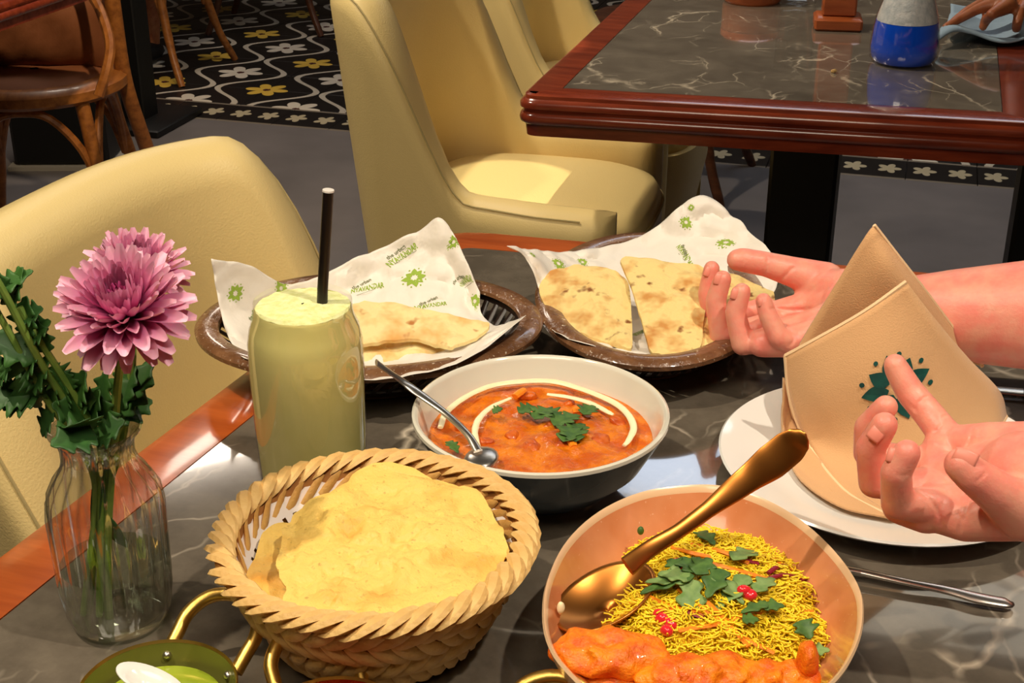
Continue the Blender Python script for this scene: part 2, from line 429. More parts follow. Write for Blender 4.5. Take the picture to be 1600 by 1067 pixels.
def tilemat():
    m, nt, bs = newmat('patterned cement tile')
    g = nt.nodes.new('ShaderNodeNewGeometry'); sp = nt.nodes.new('ShaderNodeSeparateXYZ'); nt.links.new(g.outputs['Position'], sp.inputs[0])
    x, y = X(nt, sp.outputs['X']), X(nt, sp.outputs['Y'])
    def flower(u, v, r0, r1, n):
        r = (u*u+v*v).sqrt(); a = v.atan2(u); return r.lt((a*n).cos().abs()*r1+r0)
    S = .4
    xs, ys = (x+8)/S, (y-4.24+8)/S
    u, v = xs.fract()-.5, ys.fract()-.5
    line = (u.abs()-((v*(2*pi)).cos()*.19+.27)).abs().lt(.030)
    fl = flower(u, v, .09, .11, 3); dot = (u*u+v*v).sqrt().lt(.035)
    u2, v2 = (xs+.5).fract()-.5, (ys+.5).fract()-.5
    fw = flower(u2, v2, .10, .12, 3); dot2 = (u2*u2+v2*v2).sqrt().lt(.035)
    bx, by = (x/.1).fract()-.5, ((y-4.04)/.2)-.5
    bf = flower(bx, by*1.6, .16, .2, 2.5); bl = by.abs().gt(.42)
    blk = lin((22, 19, 18)); nm, _ = noise_tex(nt, 6, 2, .5, 'Object')
    c = mixc(nt, line, blk, lin((190, 180, 164)))
    c = mixc(nt, fl, c, lin((206, 170, 70))); c = mixc(nt, fw, c, lin((206, 196, 180)))
    c = mixc(nt, dot.max(dot2), c, lin((70, 30, 26)))
    cb = mixc(nt, bf, blk, lin((176, 164, 136))); cb = mixc(nt, bl, cb, lin((120, 110, 98)))
    c = mixc(nt, y.lt(4.24), c, cb)
    nt.links.new(c, bs.inputs['Base Color']); bs.inputs['Roughness'].default_value = .4
    return m
M['tile'] = tilemat()

# ------------------------------------------------------------------ the room
def struct(name, geo, m, **k):
    o = mk(name, geo, m, smooth=False, **k); o['kind'] = 'structure'; return o
floor = struct('floor', join(g_box((-.5, 1.0, -.05), (9, 6.08, .1)), g_box((-.5, 6.02, -.065), (9, 3.96, .1))), M['floor'])
tile_geo = g_box((0, 0, 0), (.1985, .1985, .0145), bev=.0015)
tile_me = None
rest = []
ntile = 0
for j in range(19):
    for i in range(45):
        x, y = -4.9+.2*i, 4.14+.2*j
        px, py, k = PX((x, y, 0)); seen = -30 < px < 1630 and -40 < py
        if seen and ntile < 290:
            if tile_me is None:
                o = mk('floor_tile', tile_geo, M['tile'], floor, smooth=False); tile_me = o.data
            else:
                o = bpy.data.objects.new('floor_tile', tile_me); COL.objects.link(o); o.parent = floor
            o.location = (x, y, -.0072); ntile += 1
        elif x < 4: rest.append(g_box((x, y, -.0072), (.1985, .1985, .0145)))
o = mk('floor_tiling', join(*rest), M['tile'], floor, smooth=False); o['kind'] = 'stuff'
struct('wall_back', g_box((-.5, 8.05, 1.5), (9.2, .1, 3.1)), M['wall'])
struct('wall_left', g_box((-5.05, 3, 1.5), (.1, 10.2, 3.1)), M['wall'])
struct('wall_right', g_box((4.05, 3, 1.5), (.1, 10.2, 3.1)), M['wall'])
struct('wall_front', g_box((-.5, -2.05, 1.5), (9.2, .1, 3.1)), M['wall'])
struct('ceiling', g_box((-.5, 3, 3.05), (9.2, 10.2, .1)), M['ceil'])
# unseen ceiling panels placed from the marble's reflections, with glow added to brighten those
struct('glow_panel_1', g_box((.4, 4.165, 2.95), (2.7, .47, .1)), M['beige'])
m, nt, b = newmat('bluish glow panel'); b.inputs['Base Color'].default_value = (.8, .85, .9, 1)
b.inputs['Emission Color'].default_value = (.74, .84, 1, 1); b.inputs['Emission Strength'].default_value = 5.0  # bluish glow added for the cool patch mirrored in the marble
struct('glow_panel_2', g_box((.1, 4.66, 2.95), (2.0, .5, .08)), m)

# ------------------------------------------------------------------ tables
def round_poly(P, radii, n=7):
    out = []; N = len(P)
    for i in range(N):
        a, b, c = [np.array(P[k % N], float) for k in (i-1, i, i+1)]; r = radii[i]
        if r <= 0: out.append(b); continue
        u = (a-b)/np.linalg.norm(a-b); v = (c-b)/np.linalg.norm(c-b)
        for k in range(n+1):
            t = k/n; out.append((1-t)**2*(b+u*r)+2*t*(1-t)*b+t*t*(b+v*r))
    return out
def ring_sweep(loop, prof):
    "loop: CCW xy points of the outer edge, prof: (outward, z)"
    n = len(loop); rows = []
    for i in range(n):
        a, b, c = loop[i-1], loop[i], loop[(i+1) % n]
        d1 = (b-a)/np.linalg.norm(b-a); d2 = (c-b)/np.linalg.norm(c-b)
        n1 = np.array([d1[1], -d1[0]]); n2 = np.array([d2[1], -d2[0]]); nn = n1+n2; nn /= np.linalg.norm(nn); nn /= max(.5, nn@n1)
        rows.append([(b[0]+nn[0]*o, b[1]+nn[1]*o, z) for o, z in prof])
    return g_grid(rows, cu=True, cv=True)
def table(name, label, outer, rad, marble_m, wood, frame_w, legs, z=TZ):
    c = np.mean(outer, axis=0)
    t = thing(name, label, 'table', (c[0], c[1], 0))
    loop = round_poly(outer, [rad]*len(outer))
    fw_ = frame_w
    prof = [(-fw_, z), (-.010, z+.001), (-.004, z-.001), (-.003, z-.006), (.0, z-.008), (.004, z-.013), (.004, z-.019), (.0, z-.023), (-.001, z-.026), (.003, z-.029), (.005, z-.035), (.003, z-.041), (-.004, z-.045), (-.006, z-.062), (-fw_, z-.062)]
    mk('frame', ring_sweep(loop, prof), wood, t)
    inner = []
    for i in range(len(outer)):
        a, b, d = [np.array(outer[k % len(outer)], float) for k in (i-1, i, i+1)]
        d1 = (b-a)/np.linalg.norm(b-a); d2 = (d-b)/np.linalg.norm(d-b)
        n1 = np.array([-d1[1], d1[0]]); n2 = np.array([-d2[1], d2[0]]); nn = (n1+n2)/np.linalg.norm(n1+n2)
        inner.append(b+nn*((fw_+.0012)/max(.3, nn@n1)))
    n = len(inner); vs = [(p[0], p[1], z) for p in inner]+[(p[0], p[1], z-.03) for p in inner]
    fs = [tuple(range(n)), tuple(range(n, 2*n))[::-1]]+[(i, i+n, (i+1) % n+n, (i+1) % n) for i in range(n)]
    mk('marble_top', (vs, fs), marble_m, t, smooth=False)
    for (lx, ly, lw) in legs:
        mk('pedestal', join(g_box((lx, ly, (z-.062)/2), (lw, lw*1.1, z-.062), bev=.006), g_box((lx, ly, .015), (lw*3.4, lw*3.4, .03), bev=.008), g_box((lx, ly, z-.08), (lw*2.2, lw*2.2, .036))), M['black'], t)
    return t
near = [(-.607, .33), (.33, .33), (.33, 1.408), (-.492, 1.381)]
table('dining_table', 'nearest dining table with dark marble top and orange wooden edge, laid with food', near, .07, M['marble'], M['orange_wood'], .053, [(-.12, .62, .11), (-.12, 1.12, .11)])
far = [(-.556, 1.935), (.172, 1.99), (.172, 2.95), (-.556, 2.95)]
table('dining_table', 'mahogany framed marble table behind, holding the blue spray bottle', far, .03, M['marble2'], M['mahogany'], .052, [(-.17, 2.42, .115)])
nxt = [(.186, 1.99), (.95, 2.04), (.95, 2.95), (.186, 2.95)]
table('dining_table', 'mahogany table abutting the far marble table at the right edge', nxt, .02, M['marble2'], M['mahogany'], .052, [(.235, 2.42, .105)])
t3 = [(-2.5, 1.5), (-1.70, 1.5), (-1.70, 2.70), (-2.5, 2.70)]
table('dining_table', 'red lit wooden table corner at the top left above the bentwood chair', t3, .03, M['marble2'], M['mahogany'], .3, [(-2.05, 2.1, .11)])

# ------------------------------------------------------------------ cream tub chairs (local: forward +x)
def tub_chair(label):
    t = thing('tub_chair', label, 'chair', (0, 0, 0), 'cream leather tub chairs')
    wd = .255; N = 72
    def cl(s):   # centre line, s in -1..1
        a = abs(s); sg = 1 if s >= 0 else -1
        if a > .55:
            q = (a-.55)/.45; return np.array([-.06+.29*q, sg*wd*(1-.02*q)])
        ph = a/.55*pi/2; e = .78
        return np.array([-.06-.20*math.cos(ph)**e, sg*wd*math.sin(ph)**e])
    def H(x):
        q = min(1, max(0, (x+.20)/.19)); q = q*q*(3-2*q); return .86-.325*q-.03*max(0, x)
    rows = []; seamA = []; seamB = []
    for i in range(N+1):
        s = -1+2*i/N; c = cl(s); d = cl(min(1, s+.01))-cl(max(-1, s-.01)); d /= np.linalg.norm(d); nrm = np.array([d[1], -d[0]])
        if nrm@c < 0 and abs(s) < .5: nrm = -nrm
        nrm = nrm if (nrm[1]*(1 if s >= 0 else -1) > 0 or abs(s) < .3) else -nrm
        if abs(s) < .3 and nrm[0] > 0: nrm = -nrm
        h = H(c[0]); e = min(1, (1-abs(s))/.06); th = .042*math.sqrt(max(.02, 1-(1-e)**2))
        row = []
        def pt(o, z):
            tp = (1-min(1, z/.86))*.085*min(1, max(0, (.1-c[0])/.2)); p = c+nrm*(o-tp if o > 0 else o-tp*.5); return (p[0], p[1], z)
        for z in (.10, .2, .3, .4): row.append(pt(th, z*h/.86 if z > .1 else .1))
        for q in (.6, .75, .88): row.append(pt(th, .4*h/.86+(h-.4*h/.86-th)*q))
        for k in range(7):
            a = pi*k/6; row.append(pt(th*math.cos(a), h-th+th*math.sin(a)))
        for q in (.8, .5, .2): row.append(pt(-th, .36+(h-th-.36)*q))
        row.append(pt(-th, .36))
        rows.append(row)
        if e >= 1: seamA.append(pt(th*.72+.0008, h-th+th*.72)); seamB.append(pt(-th*.72-.0008, h-th+th*.72))
    # close both ends
    g = g_grid(rows); nv = len(rows[0])
    g = (g[0], g[1]+[tuple(range(nv)), tuple(N*nv+k for k in range(nv))[::-1]])
    mk('shell', g, M['cream'], t)
    mk('seam', join(g_tube(seamA, .0014, 6)), M['seam'], t, label='stitched seam along the rim')
    def sup(a, rx, ry, e=.62):
        c, s = math.cos(a), math.sin(a)
        return (rx*abs(c)**e*(1 if c >= 0 else -1), ry*abs(s)**e*(1 if s >= 0 else -1))
    rows = []
    for i in range(48):
        a = 2*pi*i/48; r = []
        for f_, z in ((.97, .36), (1, .38), (1.0, .43), (.985, .452), (.95, .466), (.85, .476), (.6, .484), (.3, .488), (.002, .489)):
            x, y = sup(a, .225*f_, .212*f_); r.append((x+.035, y, z))
        rows.append(r)
    mk('seat_cushion', g_grid(rows, cu=True), M['cream'], t)
    mk('piping', g_tube([(sup(2*pi*i/60, .225, .212)[0]+.035, sup(2*pi*i/60, .225, .212)[1], .44) for i in range(61)], .0035, 6), M['seam'], t)
    rows = []
    for i in range(48):
        a = 2*pi*i/48; r = []
        for f_, z in ((.84, .1), (.92, .2), (1, .3), (1.0, .365), (.4, .37)):
            x, y = sup(a, .235*f_, .225*f_); r.append((x+.035, y, z))
        rows.append(r)
    mk('seat_base', g_grid(rows, cu=True), M['cream'], t)
    mk('plinth', g_lathe([(.02, 0), (.2, 0), (.2, .1), (.02, .1)], (0, 0, 0), 32), M['black'], t)
    return t
ch = tub_chair('middle cream tub chair beyond the bread baskets, bright light on its seat')
ch.location = (-.675, 2.33, 0); ch.rotation_euler = (0, 0, math.radians(2))
dup(ch, None, (-.72, 3.10, 0), math.radians(0), 'cream tub chair partly hidden behind the middle one at the mahogany table')
dup(ch, None, (-.515, 1.075, 0), math.radians(-3), 'nearest cream leather tub chair, large rounded back behind the flower vase')

# ------------------------------------------------------------------ bentwood chairs
def bentwood(label, wood):
    t = thing('bentwood_chair', label, 'chair', (0, 0, 0))
    mk('seat', g_lathe([(.01, .462), (.15, .462), (.17, .468), (.2, .466), (.212, .455), (.212, .435), (.2, .425), (.01, .425)], (0, 0, 0), 40), wood, t)
    mk('seat_pad', g_lathe([(.01, .475), (.13, .473), (.155, .463)], (0, 0, 0), 36), M['cushion'], t)
    for sx, sy in ((1, 1), (1, -1), (-1, 1), (-1, -1)):
        mk('leg', g_tube(smooth_open([(sx*.13, sy*.13, .44), (sx*.15, sy*.15, .3), (sx*.19, sy*.18, .12), (sx*.235, sy*.21, 0)], 4), [.017]*4+[.016]*4+[.014]*4+[.012], 10), wood, t)
    for k in range(4):
        a = pi/4+k*pi/2; b = a+pi/2; pts = []
        for q, zz in ((0, .22), (.1, .32), (.3, .395), (.5, .41), (.7, .395), (.9, .32), (1, .22)):
            p = np.array([math.cos(a), math.sin(a)])*(1-q)*.215+np.array([math.cos(b), math.sin(b)])*q*.215; pts.append((p[0]*1.02, p[1]*1.02, zz))
        mk('brace', g_tube(smooth_open(pts, 4), .010, 8), wood, t)
    return t
b1 = bentwood('bentwood chair with a curved arm and brown cushion at the left edge', M['brown_wood'])
b1.location = (-2.0, 2.83, 0); b1.rotation_euler = (0, 0, math.radians(-70))
# its curved arm, back post and cushion, given in world coordinates and brought into the chair's space
def tolocal(geo, o):
    mi = (bpy.context.view_layer.update(), o.matrix_world.inverted())[1]
    return [tuple(mi @ Vector(p)) for p in geo[0]], geo[1]
def add_local(name, geo, m, o, **k):
    g = tolocal(geo, o); l = o.location.copy(); r = o.rotation_euler.copy(); o.location = (0, 0, 0); o.rotation_euler = (0, 0, 0)
    q = mk(name, g, m, o, **k); o.location = l; o.rotation_euler = r; return q
arm = smooth_open([V(154, 150, 2.98), V(166, 112, 3.0), V(172, 72, 3.04), V(163, 34, 3.10), V(147, 0, 3.18), V(110, -40, 3.3), V(40, -60, 3.38), V(-40, -55, 3.38)], 5)
add_local('arm', g_tube(arm, .0115, 8), M['brown_wood'], b1)
add_local('back_post', g_tube(smooth_open([V(168, -60, 3.3), V(178, 20, 3.3), V(196, 130, 3.32), V(232, 240, 3.4), V(262, 330, 3.55)], 5), .019, 10), M['brown_wood'], b1)
cu = []
for j in range(9):
    row = []
    for i in range(13):
        u, v = i/12, j/8; px = -60+225*u+8*math.sin(v*3); py = 112-125*v
        th = .05*(1-(2*u-1)**4)*(1-(2*v-1)**4)
        row.append(V(px, py, 3.33-th+.006*math.sin(u*17+v*9)))
    cu.append(row)
cb = [[V(-60+225*i/12, 112-125*j/8, 3.35) for i in range(13)] for j in range(9)]
top('cushion', join(g_grid(cu), g_grid(cb)), M['cushion'], 'brown cushion leaning on the back of the bentwood chair at the left edge', 'cushion')
b2 = bentwood('dark bentwood chair standing on the patterned tiles, left of the others', M['brown_wood'])
b2.location = (-2.74, 4.60, 0); b2.rotation_euler = (0, 0, 0)
b3 = bentwood('dark bentwood chair on the patterned tiles, nearest the middle tub chair', M['dark_wood'])
b3.location = (-2.62, 5.42, 0); b3.rotation_euler = (0, 0, math.radians(12))
b4 = bentwood('dark wooden chair whose legs show below the mahogany table', M['dark_wood'])
b4.location = (-.69, 3.86, 0); b4.rotation_euler = (0, 0, math.radians(-4))
q = thing('pedestal_column', 'black square post standing on the floor behind the bentwood chair', 'column', (-2.42, 3.92, 0))
mk('post', g_box((-2.42, 3.95, .55), (.09, .09, 1.1), bev=.004), M['black'], q)
mk('foot_plate', g_box((-2.42, 3.95, .012), (.3, .3, .024), bev=.004), M['black'], q)
q = thing('pedestal_foot', 'black block base of a table under the bentwood chair at left', 'table base', (-2.35, 3.5, 0))
mk('block', g_box((-2.42, 3.55, .14), (.28, .22, .26), rz=.3, bev=.01), M['black'], q)
mk('sole', g_box((-2.42, 3.55, .006), (.31, .25, .012), rz=.3), mat('grey sole', (150, 146, 140), .6), q, label='pale grey edge')

# hanging leaf garland under the ceiling (seen as a mirror image in the polished marble)
def Rf(px, py, z):
    p = G(px, py); d = ray(px, py)*np.array([1, 1, -1]); return p+d*((z-TZ)/d[2])
def g_leaf(base, tip, width, up=(0, 0, 1), curl=.15, n=8, lobes=0, fold=.25):
    "leaf blade from base to tip, folded along its midrib"
    n = 20 if lobes else n
    b, t_ = Vector(base), Vector(tip); L = (t_-b).length; d = (t_-b).normalized(); up = Vector(up); s = d.cross(up)
    if s.length < 1e-4: s = d.orthogonal()
    s.normalize(); nrm = s.cross(d); rows = []
    for i in range(n+1):
        q = i/n; w_ = width*(math.sin(pi*min(1, q**.8*1.0))**.8)*(1+(.34*math.sin(q*(lobes+.35)*2*pi-.6) if lobes else 0))*(1.15 if lobes else 1)+.0004
        c = b+d*(L*q)-nrm*(curl*L*q*q)
        rows.append([c+s*w_*k+nrm*(fold*w_*abs(k)) for k in (-1, -.5, 0, .5, 1)])
    return g_grid(rows)
gl = thing('hanging_plant', 'leafy trailing plant hanging below the ceiling, mirrored in the marble', 'plant', tuple(Rf(1430, 960, 2.9)))
vine = [Rf(x, y, z) for x, y, z in ((1640, 1010, 2.9), (1600, 985, 2.7), (1530, 975, 2.64), (1480, 1000, 2.6), (1440, 1010, 2.58))]
mk('vine', g_tube(smooth_open(vine, 4), .004, 6), M['stem'], gl)
mk('vine', g_tube(smooth_open([Rf(x, y, z) for x, y, z in ((1330, 790, 2.9), (1350, 850, 2.75), (1385, 905, 2.6), (1372, 930, 2.58))], 4), .004, 6), M['stem'], gl)
for (a, b_, wd) in (((1475, 912), (1388, 852), .022), ((1600, 925), (1512, 885), .02), ((1385, 1005), (1490, 985), .03), ((1480, 1000), (1600, 990), .026),
                    ((1352, 862), (1300, 835), .03), ((1120, 712), (1075, 668), .03), ((1210, 700), (1140, 690), .03), ((1300, 720), (1230, 690), .03), ((1325, 935), (1370, 925), .022)):
    solid(mk('leaf', g_leaf(Rf(*a, 2.6), Rf(*b_, 2.6), wd, curl=.05), M['leaf'], gl), .001)

# ------------------------------------------------------------------ far table things
def onfar(px, py): p = G(px, py); return (p[0], p[1], TZ)
bp = onfar(1410, 97)
bt = thing('spray_bottle', 'clear conical spray bottle with bright blue liquid and white froth', 'bottle', bp)
mk('bottle_wall', g_lathe([(.001, .0006), (.046, .0006), (.052, .008), (.0535, .025), (.051, .055), (.047, .075), (.036, .11), (.024, .14), (.0195, .17), (.0185, .2), (.0178, .2), (.0188, .17)], bp, 48), M['glass2'], bt)
mk('blue_liquid', g_lathe([(.001, .003), (.045, .003), (.0505, .01), (.052, .025), (.0495, .055), (.0475, .066), (.001, .066)], bp, 48), M['blue_liq'], bt, label='bright blue liquid')
mk('froth', g_lathe([(.001, .0665), (.047, .0665), (.0455, .075), (.0345, .11), (.0225, .14), (.018, .17), (.001, .17)], bp, 40), M['froth'], bt, label='white froth')
mk('dip_tube', g_tube([(bp[0]+.004, bp[1]-.034, bp[2]+.09), (bp[0]+.003, bp[1]-.024, bp[2]+.13), (bp[0]+.001, bp[1]-.0195, bp[2]+.2)], .003, 8), M['teal'], bt)
mk('spray_head', join(g_lathe([(.001, .2), (.021, .2), (.021, .222), (.012, .226), (.012, .25), (.001, .25)], bp, 24), g_box((bp[0]-.015, bp[1], bp[2]+.255), (.075, .022, .026), bev=.006), g_tube([(bp[0]-.03, bp[1], bp[2]+.245), (bp[0]-.036, bp[1], bp[2]+.22), (bp[0]-.03, bp[1], bp[2]+.2)], .004, 6)), M['white'], bt)
p = onfar(1308, 42)
st = thing('wooden_stand', 'small reddish wooden stand with a square foot on the far marble table', 'stand', p)
mk('foot', g_box((p[0], p[1]-.005, TZ+.011), (.082, .075, .022), rz=.12, bev=.004), M['block_wood'], st)
mk('upright', g_box((p[0]+.0, p[1]+.0, TZ+.085), (.058, .045, .126), rz=.12, bev=.003), M['block_wood'], st)
p = onfar(1175, 2)
wb = thing('wooden_box', 'round brown wooden box on the far table at the top edge', 'box', p)
mk('box_body', g_lathe([(.001, 0), (.05, 0), (.055, .006), (.055, .05), (.001, .05)], p, 40), M['block_wood'], wb)
mk('box_lid', g_lathe([(.001, .0505), (.056, .0505), (.056, .062), (.05, .067), (.001, .067)], p, 40), M['orange_wood'], wb)
p = onfar(1247, 6)
top('water_glass', g_lathe([(.001, .001), (.03, .001), (.034, .004), (.036, .06), (.037, .12), (.0355, .12), (.034, .06), (.032, .012), (.001, .010)], p, 40), M['glass2'], 'clear drinking glass beside the wooden stand on the far table', 'glass')
p = onfar(1303, 114); top('crumb', g_ell((p[0], p[1], TZ+.003), (.005, .004, .003), disp=.002, ns=300), M['crumb'], 'tiny tan crumb on the far marble table', 'crumb')
# folded blue wiping cloth
cr = []
for j in range(22):
    v = j/21; row = []
    for i in range(40):
        u = i/39; a = np.array(onfar(1462, 78))+(np.array(onfar(1700, 72))-np.array(onfar(1462, 78)))*u
        p = a+np.array([.02*math.sin(v*2), .30*v, 0]); nn = noise.noise(Vector((u*5, v*4, 3)))
        zz = TZ+.006+.016*(math.sin(u*11+v*3.2)*.5+.5)*(1-.2*v)+.012*max(0, nn)+.006*math.sin(v*15+u*4)
        row.append((p[0], p[1]+.012*math.sin(u*9), max(TZ+.003, zz)))
    cr.append(row)
solid(top('wiping_cloth', g_grid(cr), M['cloth'], 'crumpled light blue wiping cloth under the hand on the far table', 'cloth'), .004)

# ------------------------------------------------------------------ vase
vc = (-.448, .642, TZ)
rf = lambda a, z: .98+(.045*math.cos(a*18) if .02 < z < .128 else 0)
vt = thing('glass_vase', 'small ribbed clear glass vase with water on the near table', 'vase', vc)
VZ = .955
outer = [(.001, .001), (.027, .001), (.031, .004), (.0335, .012), (.0345, .03), (.0350, .06), (.0355, .085), (.034, .098), (.029, .109), (.0235, .117), (.0215, .124), (.0215, .131), (.0235, .137), (.0275, .1415), (.0282, .143), (.0272, .1445)]
outer = [(r, z*.96) for r, z in outer]
inner = [(.0255, .1425), (.0215, .138), (.0195, .131), (.0196, .124), (.0215, .116), (.027, .107), (.032, .097), (.0336, .085), (.0332, .06), (.0326, .03), (.0315, .014), (.028, .007), (.001, .0065)]
mk('vase_wall', g_lathe(outer+[(r, z*.96) for r, z in inner[:4]], vc, 180, rf), M['glass'], vt)
mk('water', g_lathe([(.001, .0068), (.0278, .0072), (.0312, .014), (.0322, .03), (.0325, .044), (.001, .044)], vc, 60), M['water'], vt)
def sprig(name, label, cat, base, ctrl, leaves, rad=.0022, group=None):
    t = thing(name, label, cat, tuple(base))
    pts = smooth_open([base]+ctrl, 6); mk('stem', g_tube(pts, rad, 8), M['stem'], t)
    for (bq, tq, wd, lob) in leaves:
        solid(mk('leaf', g_leaf(bq, tq, wd, up=(-.2, -.6, .75), curl=.12, n=12, lobes=lob), M['leaf'], t), .0006)
    return t
DV = float(np.array(vc)@FH)
def vp(px, py, dd=0): return V(px, py, DV+dd)
# chrysanthemums
def petal_geo(L, W, cup, rise, mat_):
    rows = []
    for i in range(7):
        q = i/6; w_ = W*(.30+.70*math.sin(pi*min(1, .12+q*.80))**.8)*(1 if q < .9 else .72)
        z = rise*q*q*L
        rows.append([(k*w_, L*q, z+cup*w_*(k*k)) for k in (-1, -.5, 0, .5, 1)])
    v, f = g_grid(rows); me = bpy.data.meshes.new('petal'); me.from_pydata(v, [], f); me.materials.append(mat_)
    me.polygons.foreach_set('use_smooth', [True]*len(me.polygons)); me.update(); return me
PM = [petal_geo(.0105, .0011, 1.6, .5, M['petal_in']), petal_geo(.0175, .0024, 1.0, .38, M['petal_mid']), petal_geo(.024, .0034, .8, .25, M['petal']), petal_geo(.026, .0042, .6, .08, M['petal'])]
def mum(label, c, axis, stem_pts, scale=1.0, seed=1):
    rnd = random.Random(seed); t = thing('chrysanthemum', label, 'flower', tuple(stem_pts[0]), 'pink chrysanthemums in the vase')
    ax = Vector(axis).normalized(); xx = ax.orthogonal().normalized(); yy = ax.cross(xx); c = Vector(c)
    mk('stem', g_tube(smooth_open(list(stem_pts)+[tuple(c-ax*.012)], 6), .0026, 8), M['stem'], t)
    mk('calyx', g_ell(c-ax*.010, (.009, .009, .006), (xx, yy, ax)), M['leaf'], t)
    rings = [(0, 14, 82, .001), (0, 18, 68, .003), (1, 20, 60, .0045), (1, 20, 46, .006), (2, 22, 36, .0065), (2, 22, 22, .007), (3, 20, 8, .0075), (3, 18, -12, .007), (3, 16, -36, .006)]
    k = 0; off = wloc(t)
    for ri, (mi, n, el, r0) in enumerate(rings):
        for i in range(n):
            a = 2*pi*(i+.5*(ri % 2))/n+rnd.uniform(-.12, .12); e = math.radians(el+rnd.uniform(-8, 8))
            rad_ = xx*math.cos(a)+yy*math.sin(a); d = rad_*math.cos(e)+ax*math.sin(e); nrm = -rad_*math.sin(e)+ax*math.cos(e)
            o = bpy.data.objects.new('petal', PM[mi]); COL.objects.link(o); o.parent = t
            s = scale*rnd.uniform(.88, 1.1); xa = d.cross(nrm)
            from mathutils import Matrix
            mt = Matrix((xa*s, d*s, nrm*s)).transposed().to_4x4(); mt.translation = c+rad_*r0*scale-ax*(.001*ri)*scale-off
            o.matrix_local = mt; k += 1
    return t
f1 = vp(190, 474, -.01); f2 = vp(216, 417, .06)
mum('front pink chrysanthemum with pale outer petals, facing the camera', f1, (.13, -.42, .90), [vp(172, 985, 0), vp(168, 900), vp(170, 800), vp(178, 690), vp(184, 600)], 1.2, 3)
mum('upper pink chrysanthemum standing behind the front one', f2, (.25, -.1, .95), [vp(166, 978, .01), vp(160, 880, .01), vp(165, 780, .01), vp(190, 690, .015), vp(205, 590, .03), vp(208, 500, .045)], 1.0, 5)
def LV(a, b, wd, lob=3, da=0, db=0): return (vp(*a, da), vp(*b, db), wd, lob)
sprig('leafy_stem', 'tall leafy green stem leaning far left out of the vase', 'stem', vp(130, 960, 0), [vp(150, 760), vp(120, 660), vp(60, 560, -.005), (vp(5, 455, -.01)), vp(-30, 400, -.01)],
      [LV((20, 475), (-10, 425), .006), LV((0, 455), (46, 420), .006), LV((45, 525), (35, 465), .009), LV((50, 530), (75, 500), .008), LV((60, 560), (-25, 520), .009), LV((65, 570), (72, 590), .006), LV((85, 600), (80, 640), .008), LV((20, 480), (28, 418), .007), LV((35, 500), (64, 480), .007), LV((60, 545), (30, 590), .009), LV((75, 575), (100, 600), .008), LV((10, 450), (-20, 470), .008)], .0022, None)
sprig('leafy_stem', 'leafy green stem low at the left of the vase with broad leaves', 'stem', vp(140, 962, .005), [vp(150, 770), vp(118, 690), vp(70, 620), vp(20, 530), vp(-20, 460)],
      [LV((48, 620), (-12, 612), .011), LV((30, 585), (8, 560), .008), LV((50, 610), (72, 556), .010), LV((20, 560), (-10, 600), .008), LV((40, 580), (66, 600), .008), LV((60, 620), (0, 634), .009), LV((30, 590), (60, 640), .009), LV((85, 640), (60, 680), .008)], .002, None)
sprig('leafy_stem', 'middle leafy green stem in front of the vase neck', 'stem', vp(155, 962, -.005), [vp(158, 780), vp(155, 690), vp(118, 620), vp(70, 545), vp(30, 480)],
      [LV((150, 680, )[:2], (80, 690), .012, 3, -.02, -.035), LV((145, 670), (100, 660), .010, 3, -.01, -.03), LV((120, 630), (128, 580), .010), LV((125, 630), (150, 622), .007), LV((100, 600), (100, 640), .008), LV((75, 550), (50, 500), .007), LV((112, 610), (95, 580), .006), LV((140, 660), (150, 610), .009), LV((150, 690), (190, 655), .009, 3, -.01, -.01), LV((135, 655), (85, 630), .009, 3, 0, -.01)], .0022, None)
sprig('leafy_stem', 'short leafy stem at the right of the vase mouth behind the flower', 'stem', vp(168, 955, .01), [vp(165, 780, .01), vp(180, 690, .012), vp(200, 640, .02)],
      [LV((190, 650), (232, 560), .013, 3, .015, .03), LV((180, 660), (235, 620), .012, 3, .015, .03), LV((175, 670), (150, 620), .008, 3), LV((185, 640), (205, 570), .010, 3, .02, .03), LV((165, 640), (160, 580), .007, 3, .02, .02), LV((170, 690), (125, 880), .006, 0), LV((160, 800), (195, 860), .005, 0)], .002, None)

# ------------------------------------------------------------------ lassi tumbler
gc = (-.393, .824, TZ)
gt = thing('lassi_glass', 'tall glass of pale green frothy lassi with a black straw', 'glass', gc)
go = [(.001, .001), (.033, .001), (.037, .004), (.0385, .012), (.040, .05), (.0408, .10), (.0405, .122), (.0385, .133), (.0352, .141), (.0345, .147), (.0345, .152)]
gi = [(.0333, .152), (.0335, .146), (.0345, .140), (.0374, .132), (.0393, .121), (.0396, .10), (.0388, .05), (.037, .012), (.001, .010)]
mk('tumbler', g_lathe(go, gc, 64), M['glass2'], gt)
mk('lassi', g_lathe([(.001, .0102), (.0372, .0122), (.0392, .05), (.0401, .10), (.0398, .121), (.0378, .132), (.0346, .140), (.0340, .1465), (.0330, .148)], gc, 64), M['lassi'], gt, label='pale yellow-green lassi')
rows = []
for i in range(48):
    a = 2*pi*i/48; rows.append([(gc[0]+r*math.cos(a), gc[1]+r*math.sin(a), gc[2]+.148+.0022*(1-(r/.033)**2)+.0012*noise.noise(Vector((r*math.cos(a)*200, r*math.sin(a)*200, 0)))) for r in (.001, .006, .012, .018, .024, .029, .0332)])
mk('foam', g_grid(rows, cu=True), M['foam'], gt, label='foamy top speckled green')
top('drinking_straw', join(g_tube([V(500, 640, float(np.array(gc)@FH)+.002), V(504, 452, float(np.array(gc)@FH)+.003), V(513, 297, float(np.array(gc)@FH)+.006)], .0038, 14, caps=False)), M['straw'], 'black straw standing in the glass of lassi', 'straw')
